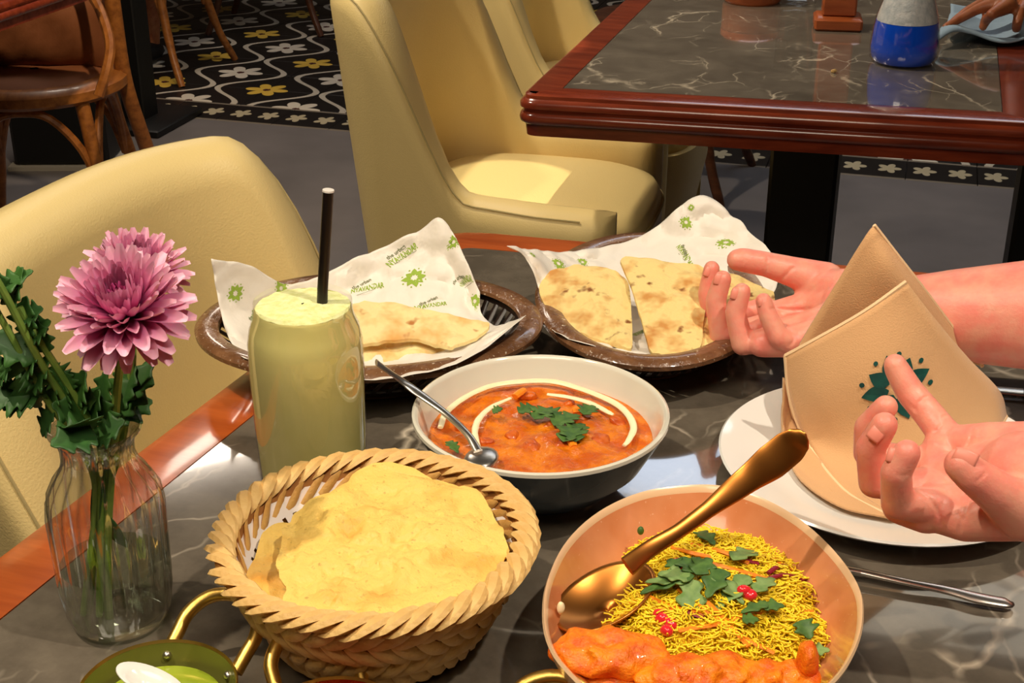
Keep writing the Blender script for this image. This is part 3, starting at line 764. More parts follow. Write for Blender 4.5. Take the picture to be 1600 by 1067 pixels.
mk('straw_mouth', g_tube([V(512.9, 299, float(np.array(gc)@FH)+.006), V(513, 296.5, float(np.array(gc)@FH)+.006)], [.0042, .0040], 14), mat('pale straw end', (220, 214, 206), .4), bpy.data.objects['drinking_straw'], label='pale cut end')

# ------------------------------------------------------------------ papad basket
bc = (-.285, .676, TZ); OV = 1.0
bk = thing('straw_basket', 'round woven straw basket with a braided rim, holding papads', 'basket', bc)
def wall_r(z): return .054+.0365*min(1, z/.074)**.8
mk('lining', g_lathe([(.001, .003), (.052, .003), (.0545, .006)]+[(wall_r(z)-.001, z) for z in (.015, .03, .045, .06, .075, .082)]+[(wall_r(z)-.004, z) for z in (.080, .06, .045, .03, .015)]+[(.050, .0065), (.001, .006)], bc, 60), M['wicker_in'], bk)
def strip_pts(a0, a1, z0, z1, o, n=6, bow=.0022):
    pts = []
    for i in range(n):
        q = i/(n-1); a = a0+(a1-a0)*q; z = z0+(z1-z0)*q; r = wall_r(z)+o+bow*math.sin(pi*q); pts.append((bc[0]+r*math.cos(a), bc[1]+r*math.sin(a), bc[2]+z))
    return pts
def radial(n, name, geo, m, jit=0):
    first = mk(name, geo, m, bk); first['_'] = 1; del first['_']
    for i in range(1, n):
        o = bpy.data.objects.new(name, first.data); COL.objects.link(o); o.parent = bk
        o.rotation_euler = (random.uniform(-jit, jit), random.uniform(-jit, jit), 2*pi*i/n+random.uniform(-jit, jit))
NS = 40; da = 2*pi/NS
for r_, (z0, z1) in enumerate(((.002, .022), (.018, .040), (.036, .058), (.054, .076))):
    sg = 1 if r_ % 2 else -1
    radial(NS, 'outer_strand', g_tube(strip_pts(-sg*da*.9, sg*da*.9, z0, z1, .0018), [.0022, .0042, .0050, .0050, .0042, .0022], 6, ref=(1, 0, 0), flat=.42), M['wicker2'], .006)
for r_, (z0, z1) in enumerate(((.040, .062), (.056, .078))):
    sg = -1 if r_ % 2 else 1
    radial(NS, 'inner_strand', g_tube(strip_pts(-sg*da*1.0, sg*da*1.0, z0, z1, -.0052, bow=-.002), [.0016, .0036, .0042, .0042, .0034, .0012], 6, ref=(1, 0, 0), flat=.4), M['wicker'], .008)
pts = []
for i in range(8):
    q = i/7; a = -da*1.5+3.0*da*q; ph = -1.15+q*(pi+1.7); r = wall_r(.08)+.0015+.0060*math.cos(ph); z = .0785+.0068*math.sin(ph)
    pts.append((bc[0]+r*math.cos(a), bc[1]+r*math.sin(a), bc[2]+z))
radial(48, 'rim_strand', g_tube(pts, [.0010, .0028, .0042, .0048, .0048, .0042, .0028, .0008], 6, ref=(0, 0, 1), flat=.6), M['wicker2'], .008)
mk('rim_core', g_tube([(bc[0]+(wall_r(.08)+.001)*math.cos(2*pi*i/60), bc[1]+(wall_r(.08)+.001)*math.sin(2*pi*i/60), bc[2]+.078) for i in range(61)], .0052, 8), M['wicker'], bk)
bk.scale = (1, 1, .89)
# doily with punched holes
rows = []; NA = 150
for i in range(NA):
    a = 2*pi*i/NA; sc = 1+.03*abs(math.sin(a*9)); row = []
    for j in range(14):
        q = .45+.55*j/13; r = .083*q*(sc if j > 11 else 1); z = .010+.043*max(0, (q-.55)/.45)**1.15
        row.append((bc[0]+r*math.cos(a), bc[1]+r*math.sin(a), bc[2]+z+.012))
    rows.append(row)
v, f = g_grid(rows, cu=True)
f = [q for k, q in enumerate(f) if not ((k % 13) in (6, 8, 10) and ((k//13)+(k % 13)//2) % 3 == 0) and not ((k % 13) == 7 and (k//13) % 6 < 2)]
top('paper_doily', (v, f), M['doily'], 'white perforated paper doily lining the straw basket', 'doily')
# papads
def papad(label, pix, z, thick, amp, dome, seed, slope=0, edge=.02, name='papad', m=None, fine=.0009, ns=32, rings=24, cat='papad', group=None):
    loop = [G(x, y, TZ+zz-(.007 if name == 'papad' else 0)) for x, y, zz in [(p[0], p[1], p[2] if len(p) > 2 else z) for p in pix]]
    return top(name, g_sheet(smooth_closed(loop, 6), rings, thick, amp, ns, dome, seed, edge=edge, fine=fine), m or M['papad'], label, cat, group)
papad('bottom papad showing at the left inside the straw basket', [(384, 905, .066), (400, 860, .068), (415, 828, .07), (450, 815, .07), (520, 830, .066), (560, 900, .062), (500, 960, .062), (440, 962, .064), (400, 940, .065)], .066, .0012, .003, 0, 4)
papad('papad standing behind the topmost one at the back of the straw basket', [(545, 752, .077), (575, 728, .080), (615, 724, .081), (660, 740, .079), (690, 775, .074), (640, 800, .07), (560, 790, .07)], .077, .0012, .002, 0, 9)
papad('topmost crisp yellow papad filling the straw basket', [(437, 860, .078), (448, 815, .080), (478, 788, .082), (530, 762, .083), (570, 745, .083), (640, 742, .083), (700, 750, .083), (750, 772, .081), (775, 808, .08), (793, 850, .078), (788, 880, .077), (755, 925, .077), (700, 950, .077), (640, 968, .077), (560, 972, .077), (480, 970, .077), (442, 958, .076), (445, 920, .077), (432, 890, .077)], .08, .0012, .0048, .002, 2, edge=.04, fine=.0022, ns=38, rings=34)

# ------------------------------------------------------------------ bowls
cc = (-.234, .874, TZ)
cb_ = thing('curry_bowl', 'white and slate blue bowl of orange curry in the middle of the table', 'bowl', cc)
mk('bowl_inside', g_lathe([(.001, .012), (.05, .012), (.068, .022), (.080, .040), (.0885, .062), (.0895, .0645), (.0915, .0655), (.0932, .0645), (.0935, .062)], cc, 80), M['bowl_in'], cb_, label='white glazed inside and rim')
mk('bowl_outside', g_lathe([(.001, .004), (.036, .004), (.036, 0), (.040, 0), (.042, .006), (.06, .014), (.076, .030), (.087, .05), (.0932, .0615)], cc, 80), M['bowl_out'], cb_, label='slate blue glazed outside')
rows = []
for i in range(90):
    a = 2*pi*i/90; row = []
    for j in range(30):
        r = .0825*(j+.05)/29; x, y = cc[0]+r*math.cos(a), cc[1]+r*math.sin(a); q = Vector((x*60, y*60, 1))
        z = .0445+.0032*noise.noise(q)+.0018*noise.noise(q*2.7)+.0007*noise.noise(q*7)
        px, py, _ = PX((x, y, TZ+z)); z += .006*math.exp(-((px-880)/80)**2-((py-690)/45)**2)
        if j > 26: z = .0445+(z-.0445)*(29-j)/3
        row.append((x, y, TZ+z))
    rows.append(row)
top('curry', g_grid(rows, cu=True), M['curry'], 'orange brown curry filling the white and blue bowl', 'curry')
rnd = random.Random(5)
for k, (px, py, s) in enumerate([(820, 618, 7), (880, 700, 9), (830, 700, 8), (910, 655, 7), (935, 690, 8), (800, 680, 6), (860, 668, 7), (760, 690, 5), (720, 668, 5), (965, 660, 6), (890, 630, 5)]):
    p = G(px, py, TZ+.0455); top('chicken_chunk', g_ell(p, (s*.0012, s*.0009, s*.0006), ((math.cos(k), math.sin(k), 0), (-math.sin(k), math.cos(k), 0), (0, 0, 1)), 18, 12, .003, 160), M['chunk'], 'sauce coated meat chunks half sunk in the orange curry', 'meat', 'meat chunks in the curry')
for px, py, L, a in ((812, 614, .012, 1.2), (893, 690, .014, 2.1), (905, 640, .010, .4)):
    p = G(px, py, TZ+.051); d = np.array([math.cos(a), math.sin(a), .1])*L/2
    top('carrot_piece', g_tube([p-d, p, p+d], [.003, .0035, .0025], 8, flat=.7), M['carrot'], 'short orange pepper pieces lying on the curry', 'vegetable', 'orange pieces on the curry')
def swirl(pix, r0, label):
    pts = smooth_open([G(x, y, TZ+.0505) for x, y in pix], 6); n = len(pts)
    rad = [r0*(.35+.65*math.sin(pi*min(1, .08+i/(n-1)*.9))**.5)*(1+.15*noise.noise(Vector((i*.4, r0*900, 0)))) for i in range(n)]
    top('cream_swirl', g_tube(pts, rad, 10, ref=(0, 0, 1), flat=.55), M['cream2'], label, 'cream', 'cream drizzle on the curry')
swirl([(688, 668), (697, 645), (725, 622), (765, 604), (810, 597), (860, 596), (905, 607), (955, 627), (980, 646), (990, 668), (982, 688), (975, 696)], .0031, 'outer arc of white cream drizzled on the orange curry')
swirl([(748, 700), (742, 676), (748, 655), (768, 636), (798, 622)], .0025, 'short left inner arc of cream beside the steel spoon')
swirl([(855, 616), (890, 621), (925, 631), (950, 644), (958, 648)], .0024, 'short right inner arc of cream on the curry')
for k, (x0, y0, x1, y1, wd) in enumerate([(880, 690, 912, 650, .008), (865, 665, 905, 640, .007), (810, 645, 838, 632, .006), (835, 655, 862, 632, .007), (900, 690, 890, 660, .007), (912, 648, 928, 630, .006), (770, 645, 784, 636, .004), (850, 640, 872, 650, .006), (700, 690, 715, 700, .003)]):
    solid(top('coriander_leaf', g_leaf(G(x0, y0, TZ+.053), G(x1, y1, TZ+.057), wd, curl=.2, n=10, lobes=3), M['herb'], 'chopped green coriander leaves scattered over the curry', 'herb', 'coriander on the curry'), .0006)
def cutlery(pts, wid, thk, m, seg=20, ref=(0, 0, 1)):
    P = smooth_open(pts, 6); n = len(P)
    def itp(a):
        q = np.linspace(0, len(a)-1, n); q = np.floor(q)+(lambda t: t*t*(3-2*t)*.5+t*.5)(q-np.floor(q)); return [float(v) for v in np.interp(q, range(len(a)), a)]
    W, T = itp(wid), itp(thk); return g_tube(P, W, seg, ref=ref, flat=[t/w_ for t, w_ in zip(T, W)])
Dc = float(np.array(cc)@FH)
sp = thing('steel_spoon', 'steel spoon standing in the curry, leaning on the bowl rim', 'spoon', tuple(G(745, 700, TZ+.035)))
mk('handle', cutlery([V(588, 566, Dc+.01), V(640, 604, Dc+.012), V(695, 645, Dc-.01), V(730, 678, Dc-.035), V(747, 705, Dc-.05)], [.0052, .0044, .0030, .0028, .0034], [.0014, .0014, .0018, .002, .002], M['steel']), M['steel'], sp)
mk('spoon_bowl', g_ell(V(752, 716, Dc-.052), (.012, .016, .004)), M['steel'], sp)

# rice bowl: rounded triangle
oc = np.array([-.0885, .700, TZ])
rim_px = [(847, 950), (856, 900), (885, 845), (935, 800), (1000, 770), (1070, 759), (1130, 760), (1190, 778), (1250, 812), (1305, 862), (1342, 915), (1350, 960), (1340, 1010), (1308, 1062), (1250, 1105), (1150, 1130), (1040, 1125), (940, 1095), (880, 1045), (853, 1000)]
rim = smooth_closed([G(x, y, TZ+.056) for x, y in rim_px], 5); oc[:2] = np.mean(rim, axis=0)[:2]
rows_i, rows_o = [], []
for p in rim:
    d = (p-oc)*np.array([1, 1, 0])
    def q_(f_, z): return tuple(oc+d*f_+np.array([0, 0, z]))
    rows_i.append([q_(.01, .010), q_(.45, .010), q_(.62, .014), q_(.78, .026), q_(.90, .042), q_(.962, .053)])
    rows_o.append([q_(.962, .053), q_(.975, .056), q_(.99, .0572), q_(1.0, .0555), q_(.985, .05), q_(.93, .036), q_(.82, .020), q_(.66, .007), q_(.5, .0035), q_(.5, 0), q_(.46, 0), q_(.45, .003), q_(.01, .003)])
ob = thing('rice_bowl', 'rounded triangular pinkish orange bowl of yellow vermicelli rice', 'bowl', tuple(oc))
mk('bowl_inside', g_grid(rows_i, cu=True), M['ob'], ob)
mk('bowl_outside', g_grid(rows_o, cu=True), M['ob_rim'], ob, label='pale glazed rim and outside')
# vermicelli mound
mound_px = [(930, 990), (958, 935), (968, 890), (990, 853), (1030, 832), (1090, 826), (1150, 832), (1210, 850), (1255, 880), (1282, 930), (1290, 985), (1280, 1030), (1235, 1068), (1150, 1110), (1020, 1110), (940, 1080), (915, 1035)]
mloop = smooth_closed([G(x, y, TZ+.03) for x, y in mound_px], 4); mc = np.mean(mloop, axis=0)
def mound_z(t, p): return .026+.030*(1-t**2.2)+.004*noise.noise(Vector(p)*45)
rows = []
for b_ in mloop:
    row = []
    for j in range(13):
        t = (j+.01)/12.01; p = mc+(b_-mc)*t; row.append((p[0], p[1], TZ+mound_z(t, (p[0], p[1], 0))-.004))
    rows.append(row)
ri = thing('vermicelli', 'heap of fine yellow vermicelli filling the pinkish orange bowl', 'vermicelli', tuple(mc))
mk('noodle_bed', g_grid(rows, cu=True), M['noodle_bed'], ri, label='darker mass under the loose strands')
rnd = random.Random(11); vs, fs = [], []
for k in range(7500):
    i = rnd.randrange(len(mloop)); b_ = mloop[i]+(mloop[(i+1) % len(mloop)]-mloop[i])*rnd.random(); t = math.sqrt(rnd.random())*.99
    p = mc+(b_-mc)*t; z = TZ+mound_z(t, (p[0], p[1], 0))-.003+rnd.random()*.004
    a = rnd.uniform(0, 2*pi); cv = rnd.uniform(-1, 1)*330; L = rnd.uniform(.006, .013); pts = []; x, y = p[0], p[1]; pz = rnd.uniform(-.0012, .0012)
    for s_ in range(5):
        q = s_/4; pts.append((x, y, z+pz*q+.0012*math.sin(pi*q)*rnd.random()-(0 if t < .8 else .0015*q))); a += cv*L/4; x += math.cos(a)*L/4; y += math.sin(a)*L/4
    v, f = g_tube(pts, .00058, 4, caps=False); o = len(vs); vs += v; fs += [tuple(i2+o for i2 in q2) for q2 in f]
me = bpy.data.meshes.new('noodle_strands'); off = wloc(ri); me.from_pydata([(p[0]-off.x, p[1]-off.y, p[2]-off.z) for p in vs], [], fs); me.materials.append(M['noodle'])
me.polygons.foreach_set('use_smooth', [True]*len(me.polygons)); o = bpy.data.objects.new('noodle_strands', me); COL.objects.link(o); o.parent = ri; o['kind'] = 'stuff'
def mz(px, py, dz=0):
    "point on the mound's surface under this direction"
    p = G(px, py, TZ+.05)
    for _ in range(4):
        d = p-mc; d[2] = 0; t = min(1, np.linalg.norm(d)/.075); z = TZ+mound_z(t, (p[0], p[1], 0))+.001+dz; p = G(px, py, z)
    return p
def shred(name, pix, r, m, label, cat, group, dz=.002):
    top(name, g_tube(smooth_open([mz(x, y, dz) for x, y in pix], 4), r, 6, ref=(0, 0, 1), flat=.6), m, label, cat, group)
for pp in ([(1010, 930), (1050, 948), (1100, 960)], [(985, 940), (1030, 950), (1085, 958)], [(1060, 985), (1120, 975), (1180, 958), (1270, 955)], [(1100, 935), (1130, 965), (1170, 1010)],
           [(1110, 880), (1150, 890), (1200, 905)], [(1080, 850), (1130, 862), (1170, 880)], [(1030, 850), (1075, 862), (1110, 870)], [(1150, 855), (1195, 868), (1240, 890)], [(1130, 975), (1170, 1000), (1210, 1020)], [(1060, 920), (1100, 950), (1140, 985)]):
    shred('carrot_shred', pp, .0017, M['carrot'], 'thin orange carrot shreds strewn over the yellow vermicelli', 'carrot', 'carrot shreds on the vermicelli')
for pp in ([(1195, 905), (1225, 898), (1250, 902)], [(1250, 905), (1275, 902), (1290, 903)], [(1140, 868), (1165, 875), (1185, 880)], [(1200, 895), (1215, 885), (1232, 882)], [(1100, 965), (1085, 960), (1075, 955)]):
    shred('beetroot_shred', pp, .0017, M['beet'], 'dark red beetroot shreds at the right of the vermicelli', 'beetroot', 'beetroot shreds on the vermicelli')
for k, (px, py) in enumerate([(1035, 966), (1048, 975), (1042, 985), (1030, 960), (1162, 922), (1172, 930), (1060, 880)]):
    p = mz(px, py, .004); top('pomegranate_seed', g_ell(p, (.0042, .0034, .0034), disp=.0008, ns=200), M['pome'], 'glossy red pomegranate seeds on top of the vermicelli', 'pomegranate seed', 'pomegranate seeds')
for k, (x0, y0, x1, y1, wd, mm) in enumerate([(1080, 905, 1080, 965, .0062, 'herb2'), (1085, 900, 1000, 915, .0048, 'herb'), (1080, 905, 1030, 890, .006, 'herb2'), (1085, 895, 1065, 866, .006, 'herb'), (1088, 898, 1110, 868, .006, 'herb'), (1075, 910, 1010, 900, .004, 'herb2'),
        (1170, 900, 1120, 940, .005, 'herb2'), (1110, 895, 1165, 935, .004, 'herb2'), (1180, 925, 1210, 895, .0045, 'herb2'), (1145, 875, 1185, 850, .005, 'herb2'), (1130, 890, 1105, 925, .0055, 'herb'), (1250, 970, 1268, 995, .006, 'herb'), (1190, 950, 1225, 942, .004, 'herb'), (1160, 970, 1185, 965, .004, 'herb'),
        (1265, 1020, 1295, 1012, .004, 'herb2'), (1090, 832, 1115, 838, .004, 'herb'), (1200, 945, 1160, 950, .003, 'herb'), (1060, 890, 1045, 872, .005, 'herb')]):
    solid(top('herb_leaf', g_leaf(mz(x0, y0, .006), mz(x1, y1, .010), wd, curl=.18, n=10, lobes=2), M[mm], 'green mint and coriander leaves heaped on the yellow vermicelli', 'herb', 'herb leaves on the vermicelli'), .0008)
for lab, cx, cy, a, b_, rot, zz, sd in (('largest fried orange fritter at the lower left of the rice bowl', 950, 1020, .034, .017, -.1, .050, 1), ('fried fritter at the bottom of the rice bowl, right of the largest one', 1098, 1056, .038, .014, .05, .046, 2), ('fried fritter under the others, at the very bottom left', 985, 1062, .033, .015, .1, .036, 3), ('reddish fried piece at the bottom right of the rice bowl', 1215, 1062, .024, .012, .1, .042, 4)):
    p = G(cx, cy, TZ+zz); ca, sa = math.cos(rot+YAW), math.sin(rot+YAW)
    top('fried_fritter', g_ell(p, (a, b_, .0085), ((ca, sa, 0), (-sa, ca, .25), (0, -.25, 1)), 56, 30, .0050, 120), M['fried'], lab, 'fritter', 'fried fritters')
p = G(1262, 1035, TZ+.05); top('fried_fritter', g_ell(p, (.006, .009, .014), disp=.003, ns=120), M['fried'], 'small upright orange fried scrap at the right edge of the vermicelli', 'fritter', 'fried fritters')
# serving spoon
Do = float(oc@FH)
ss = thing('serving_spoon', 'large golden serving spoon resting in the rice bowl', 'spoon', tuple(G(940, 930, TZ+.03)))
mk('handle', cutlery([V(1259, 677, Do+.052), V(1255, 680, Do+.052), V(1247, 687, Do+.052), V(1232, 700, Do+.052), V(1205, 722, Do+.05), V(1160, 755, Do+.046), V(1105, 797, Do+.032), V(1060, 830, Do+.018), V(1015, 858, Do+.005), V(980, 885, Do-.01)], [.001, .0052, .0085, .0106, .0108, .0080, .0052, .0046, .0052, .006], [.0006, .0014, .0018, .0018, .0018, .0018, .002, .002, .0016, .0014], None, ref=(.35, -.7, .6)), M['gold'], ss)
rows = []
sc_ = G(944, 930, TZ+.049); uu = (G(1015, 870, TZ+.056)-G(880, 980, TZ+.042)); uu /= np.linalg.norm(uu); nn_ = np.array([-.25, -.15, .95]); vv_ = np.cross(nn_, uu); vv_ /= np.linalg.norm(vv_); nn_ = np.cross(uu, vv_)
for i in range(40):
    a = 2*pi*i/40; rows.append([tuple(sc_+uu*(.036*t*math.cos(a))+vv_*(.026*t*math.sin(a))+nn_*(.012*t*t-.012)) for t in (.01, .3, .55, .78, .92, 1)])
solid(mk('spoon_bowl', g_grid(rows, cu=True), M['gold'], ss), .0014)
top('pea', g_ell(G(1001, 829, TZ+.049), (.0022, .0022, .003)), M['herb'], 'green pea stuck to the inside of the rice bowl', 'pea')
top('food_scrap', g_ell(G(876, 950, TZ+.048), (.0022, .0028, .0045), disp=.001, ns=200), M['cream2'], 'pale food scrap beside the serving spoon at the left of the rice bowl', 'scrap')

# ------------------------------------------------------------------ plate and cutlery
pc = (.011, .964, TZ)
top('dinner_plate', g_lathe([(.001, .006), (.075, .006), (.082, .009), (.092, .013), (.122, .0165), (.1245, .0172), (.125, .0185), (.1235, .0195), (.120, .0188), (.092, .0155), (.082, .0115), (.074, .0095), (.001, .0095)][:0]+
    [(.001, .003), (.07, .003), (.07, 0), (.074, 0), (.076, .004), (.10, .010), (.1235, .0160), (.1250, .0178), (.1235, .0190), (.100, .0140), (.084, .0085), (.001, .0075)], pc, 96), M['white'], 'white round dinner plate under the folded napkin', 'plate')
fk = thing('steel_fork', 'steel cutlery handle lying on the marble to the right of the rice bowl', 'cutlery', tuple(G(1450, 920)))
mk('handle', cutlery([G(1583, 943, TZ+.003), G(1570, 942, TZ+.004), G(1530, 935, TZ+.0045), G(1480, 922, TZ+.005), G(1420, 910, TZ+.006), G(1345, 893, TZ+.007)], [.002, .0056, .0058, .0044, .0034, .0032], [.001, .0022, .0024, .002, .0018, .0018], None), M['steel'], fk)
mk('neck', cutlery([G(1345, 893, TZ+.007), G(1310, 886, TZ+.008), G(1270, 879, TZ+.006)], [.0032, .0034, .006], [.0018, .0016, .0014], None), M['steel'], fk)
kn = thing('table_knife', 'steel knife lying on the marble behind the napkin at the right', 'cutlery', tuple(G(1600, 612)))
mk('blade', cutlery([G(1500, 606, TZ+.003), G(1530, 607, TZ+.004), G(1600, 613, TZ+.004)], [.003, .006, .007], [.0012, .0014, .0014], None), M['steel'], kn)
mk('handle', cutlery([G(1600, 613, TZ+.004), G(1660, 618, TZ+.005), G(1720, 622, TZ+.005)], [.006, .008, .006], [.004, .005, .004], None), M['black'], kn)

# ------------------------------------------------------------------ small two-handled pans
def pan(label, c, r, hang, fill, inner_m, zf=.018, H=.03, name='serving_pan'):
    t = thing(name, label, 'pan', tuple(c)); c = tuple(c)
    mk('pan_wall', g_lathe([(.001, .001), (r*.62, .001), (r*.80, .006), (r*.93, .016), (r*.985, H-.002), (r, H), (r*.985, H+.0008), (r*.965, H-.001)], c, 64), M['brass'], t)
    mk('pan_inside', g_lathe([(r*.968, H-.001), (r*.94, H*.75), (r*.88, .014), (r*.78, .006), (.001, .004)], c, 64), inner_m, t, label='tinned inside')
    for h in (hang, hang+pi):
        d = np.array([math.cos(h), math.sin(h), 0]); s = np.array([-math.sin(h), math.cos(h), 0]); cz = np.array(c)
        pts = [cz+d*(r*(.98 if h == hang else .98)+o)+s*sd+np.array([0, 0, z]) for o, sd, z in ((-.004, .024, H-.009), (.006, .0245, H-.003), (.018, .0245, H+.004), (.029, .016, H+.011), (.033, 0, H+.014), (.029, -.016, H+.011), (.018, -.0245, H+.004), (.006, -.0245, H-.003), (-.004, -.024, H-.009))]
        hn = mk('handle', g_tube(smooth_open(pts, 5), .0042, 12), M['brass'], t, label='looped brass handle')
        for sd in (-1, 1):
            a = h+sd*.55; mk('rivet', g_ell((c[0]+r*.935*math.cos(a), c[1]+r*.935*math.sin(a), c[2]+H-.009), (.003, .003, .003)), M['steel'], hn)
    top(*fill[:1], g_lathe([(.001, zf+.001), (r*.5, zf+.0012), (r*.80, zf)], c, 48), *fill[1:])
    return t
p1 = G(245, 1076, TZ+.03); p1[2] = TZ
h1 = math.atan2(*(G(328, 1000, TZ+.03)-G(245, 1076, TZ+.03))[[1, 0]])
pan('small brass handled pan of green chutney at the bottom left', p1, .0450, h1, ('green_chutney', M['chutney'], 'smooth green chutney in the small brass handled pan', 'chutney'), M['pan_green'])
p2 = G(520, 1130, TZ+.03); p2[2] = TZ
h2 = math.atan2(*(G(487, 1020, TZ+.03)-G(520, 1130, TZ+.03))[[1, 0]])
pan('small brass handled pan of reddish sauce in front of the straw basket', p2, .0400, h2, ('red_sauce', M['red_sauce'], 'reddish brown sauce in the pan in front of the straw basket', 'sauce'), M['copper'])
p3 = G(868, 1232, TZ+.03); p3[2] = TZ
pan('pan whose brass handle just shows left of the rice bowl at the bottom edge', p3, .0400, pi/2+YAW, ('red_sauce', M['red_sauce'], 'sauce in the pan just below the frame beside the rice bowl', 'sauce'), M['copper'])
cs = thing('chutney_spoon', 'pale steel spoon dipping into the green chutney', 'spoon', tuple(p1+np.array([0, 0, .025])))
rows = []
sc_ = G(235, 1062, TZ+.034); uu = G(205, 1048, TZ+.037)-G(290, 1085, TZ+.028); uu /= np.linalg.norm(uu); vv_ = np.cross((0, 0, 1), uu); nn_ = np.cross(uu, vv_)
for i in range(32):
    a = 2*pi*i/32; rows.append([tuple(sc_+uu*(.021*t*math.cos(a))+vv_*(.0105*t*math.sin(a))+nn_*(.006*t*t-.006)) for t in (.01, .35, .7, 1)])
solid(mk('spoon_bowl', g_grid(rows, cu=True), M['white'], cs), .001)
mk('handle', cutlery([sc_-uu*.02, sc_-uu*.035+np.array([0, 0, .006]), sc_-uu*.08+np.array([0, 0, .02])], [.003, .0025, .004], [.001]*3, None), M['steel'], cs)

# ------------------------------------------------------------------ brown bread baskets
def bread_basket(label, c, ra, rb, rot, H=.042):
    t = thing('bread_basket', label, 'basket', tuple(c), 'brown bread baskets')
    ca, sa = math.cos(rot), math.sin(rot)
    def E(a, f_, z, o=0): x, y = (ra*f_+o)*math.cos(a), (rb*f_+o)*math.sin(a); return (c[0]+x*ca-y*sa, c[1]+x*sa+y*ca, c[2]+z)
    N = 96; rows = [[E(2*pi*i/N, 1, H+.002, -.020), E(2*pi*i/N, 1, H+.004, -.012), E(2*pi*i/N, 1, H+.003, -.003), E(2*pi*i/N, 1, H, 0), E(2*pi*i/N, 1, H-.004, -.0005), E(2*pi*i/N, 1, H-.005, -.012), E(2*pi*i/N, 1, H-.001, -.021)] for i in range(N)]
    mk('rim', g_grid(rows, cu=True, cv=True), M['brownweave'], t)
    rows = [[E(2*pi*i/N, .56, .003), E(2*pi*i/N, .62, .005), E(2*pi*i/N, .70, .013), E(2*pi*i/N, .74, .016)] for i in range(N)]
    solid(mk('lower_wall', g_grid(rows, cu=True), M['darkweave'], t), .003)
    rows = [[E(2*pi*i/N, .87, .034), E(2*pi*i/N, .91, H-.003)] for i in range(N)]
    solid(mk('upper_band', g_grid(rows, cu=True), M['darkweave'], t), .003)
    rows = [[E(2*pi*i/48, f_, .004+.0004*math.sin(i)) for f_ in (.01, .3, .62)] for i in range(48)]
    solid(mk('base', g_grid(rows, cu=True), M['brownweave'], t), .004)
    for i in range(54):
        a = 2*pi*i/54
        mk('slat', g_tube([E(a, .73, .014), E(a+.05, .80, .024), E(a+.10, .88, .035)], [.003, .0032, .003], 6, flat=.5), M['darkweave'], t)
    return t
lb = V(578, 500, 1.112); lb[2] = TZ; rbk = V(1016, 462, 1.174); rbk[2] = TZ
bread_basket('oval brown basket behind the lassi glass, at the left', lb, .150, .112, YAW+.03)
bread_basket('oval brown basket behind the curry bowl, at the right beside the far hand', rbk, .104, .153, YAW-.10)

# ------------------------------------------------------------------ printed paper sheets
def text_geo(body, size):
    cu_ = bpy.data.curves.new('t', 'FONT'); cu_.body = body; cu_.size = size; cu_.align_x = 'CENTER'; cu_.align_y = 'CENTER'; cu_.resolution_u = 2; cu_.offset = size*.035
    o = bpy.data.objects.new('t', cu_); COL.objects.link(o); bpy.context.view_layer.update()
    me = o.to_mesh(); bm = bmesh.new(); bm.from_mesh(me); bmesh.ops.triangulate(bm, faces=bm.faces)
    for _ in range(1): pass
    v = [(p.co.x, p.co.y) for p in bm.verts]; f = [tuple(q.index for q in p.verts) for p in bm.faces]; bm.free(); o.to_mesh_clear()
    bpy.data.objects.remove(o); return v, f
def petal2(cx, cy, r0, r1, a, wd, n=8):
    vs = []; 
    for i in range(2*n):
        q = i/n if i <= n else 2-i/n; sgn = 1 if i <= n else -1
        r = r0+(r1-r0)*q; o = sgn*wd*math.sin(pi*q**.8); vs.append((cx+r*math.cos(a)-o*math.sin(a), cy+r*math.sin(a)+o*math.cos(a)))
    return vs, [tuple(range(2*n))]
def lotus2(cx, cy, R, dots=True):
    gs = []
    for k in range(8):
        a = pi/8+k*pi/4; gs.append(petal2(cx, cy, R*.22, R*(.86 if k % 2 else .98), a, R*.235))
        if dots:
            b_ = a+pi/8; x, y = cx+R*.93*math.cos(b_), cy+R*.93*math.sin(b_); gs.append(([(x+R*.075*math.cos(q*pi/4), y+R*.075*math.sin(q*pi/4)) for q in range(8)], [tuple(range(8))]))
    vs, fs = [], []
    for v, f in gs:
        o = len(vs); vs += v; fs += [tuple(i+o for i in q) for q in f]
    return vs, fs
class Surf:
    def __init__(s, P): s.P = [[np.array(p) for p in r] for r in P]; s.nu = len(P); s.nv = len(P[0])
    def at(s, u, v, off=0):
        u = min(max(u, 0), .9999)*(s.nu-1); v = min(max(v, 0), .9999)*(s.nv-1); i, j = int(u), int(v); a, b = u-i, v-j
        p = s.P[i][j]*(1-a)*(1-b)+s.P[i+1][j]*a*(1-b)+s.P[i][j+1]*(1-a)*b+s.P[i+1][j+1]*a*b
        if off:
            du = s.P[i+1][j]-s.P[i][j]; dv = s.P[i][j+1]-s.P[i][j]; n = np.cross(du, dv); n /= (np.linalg.norm(n)+1e-12)
            if n@(C0-p) < 0: n = -n
            p = p+n*off
        return p
    def find(s, px, py):
        "surface parameters of the point seen in this direction"
        best = None
        for i in range(0, s.nu):
            for j in range(0, s.nv):
                q = PX(s.P[i][j]); d = (q[0]-px)**2+(q[1]-py)**2
                if best is None or d < best[0]: best = (d, i/(s.nu-1), j/(s.nv-1))
        return best[1], best[2]
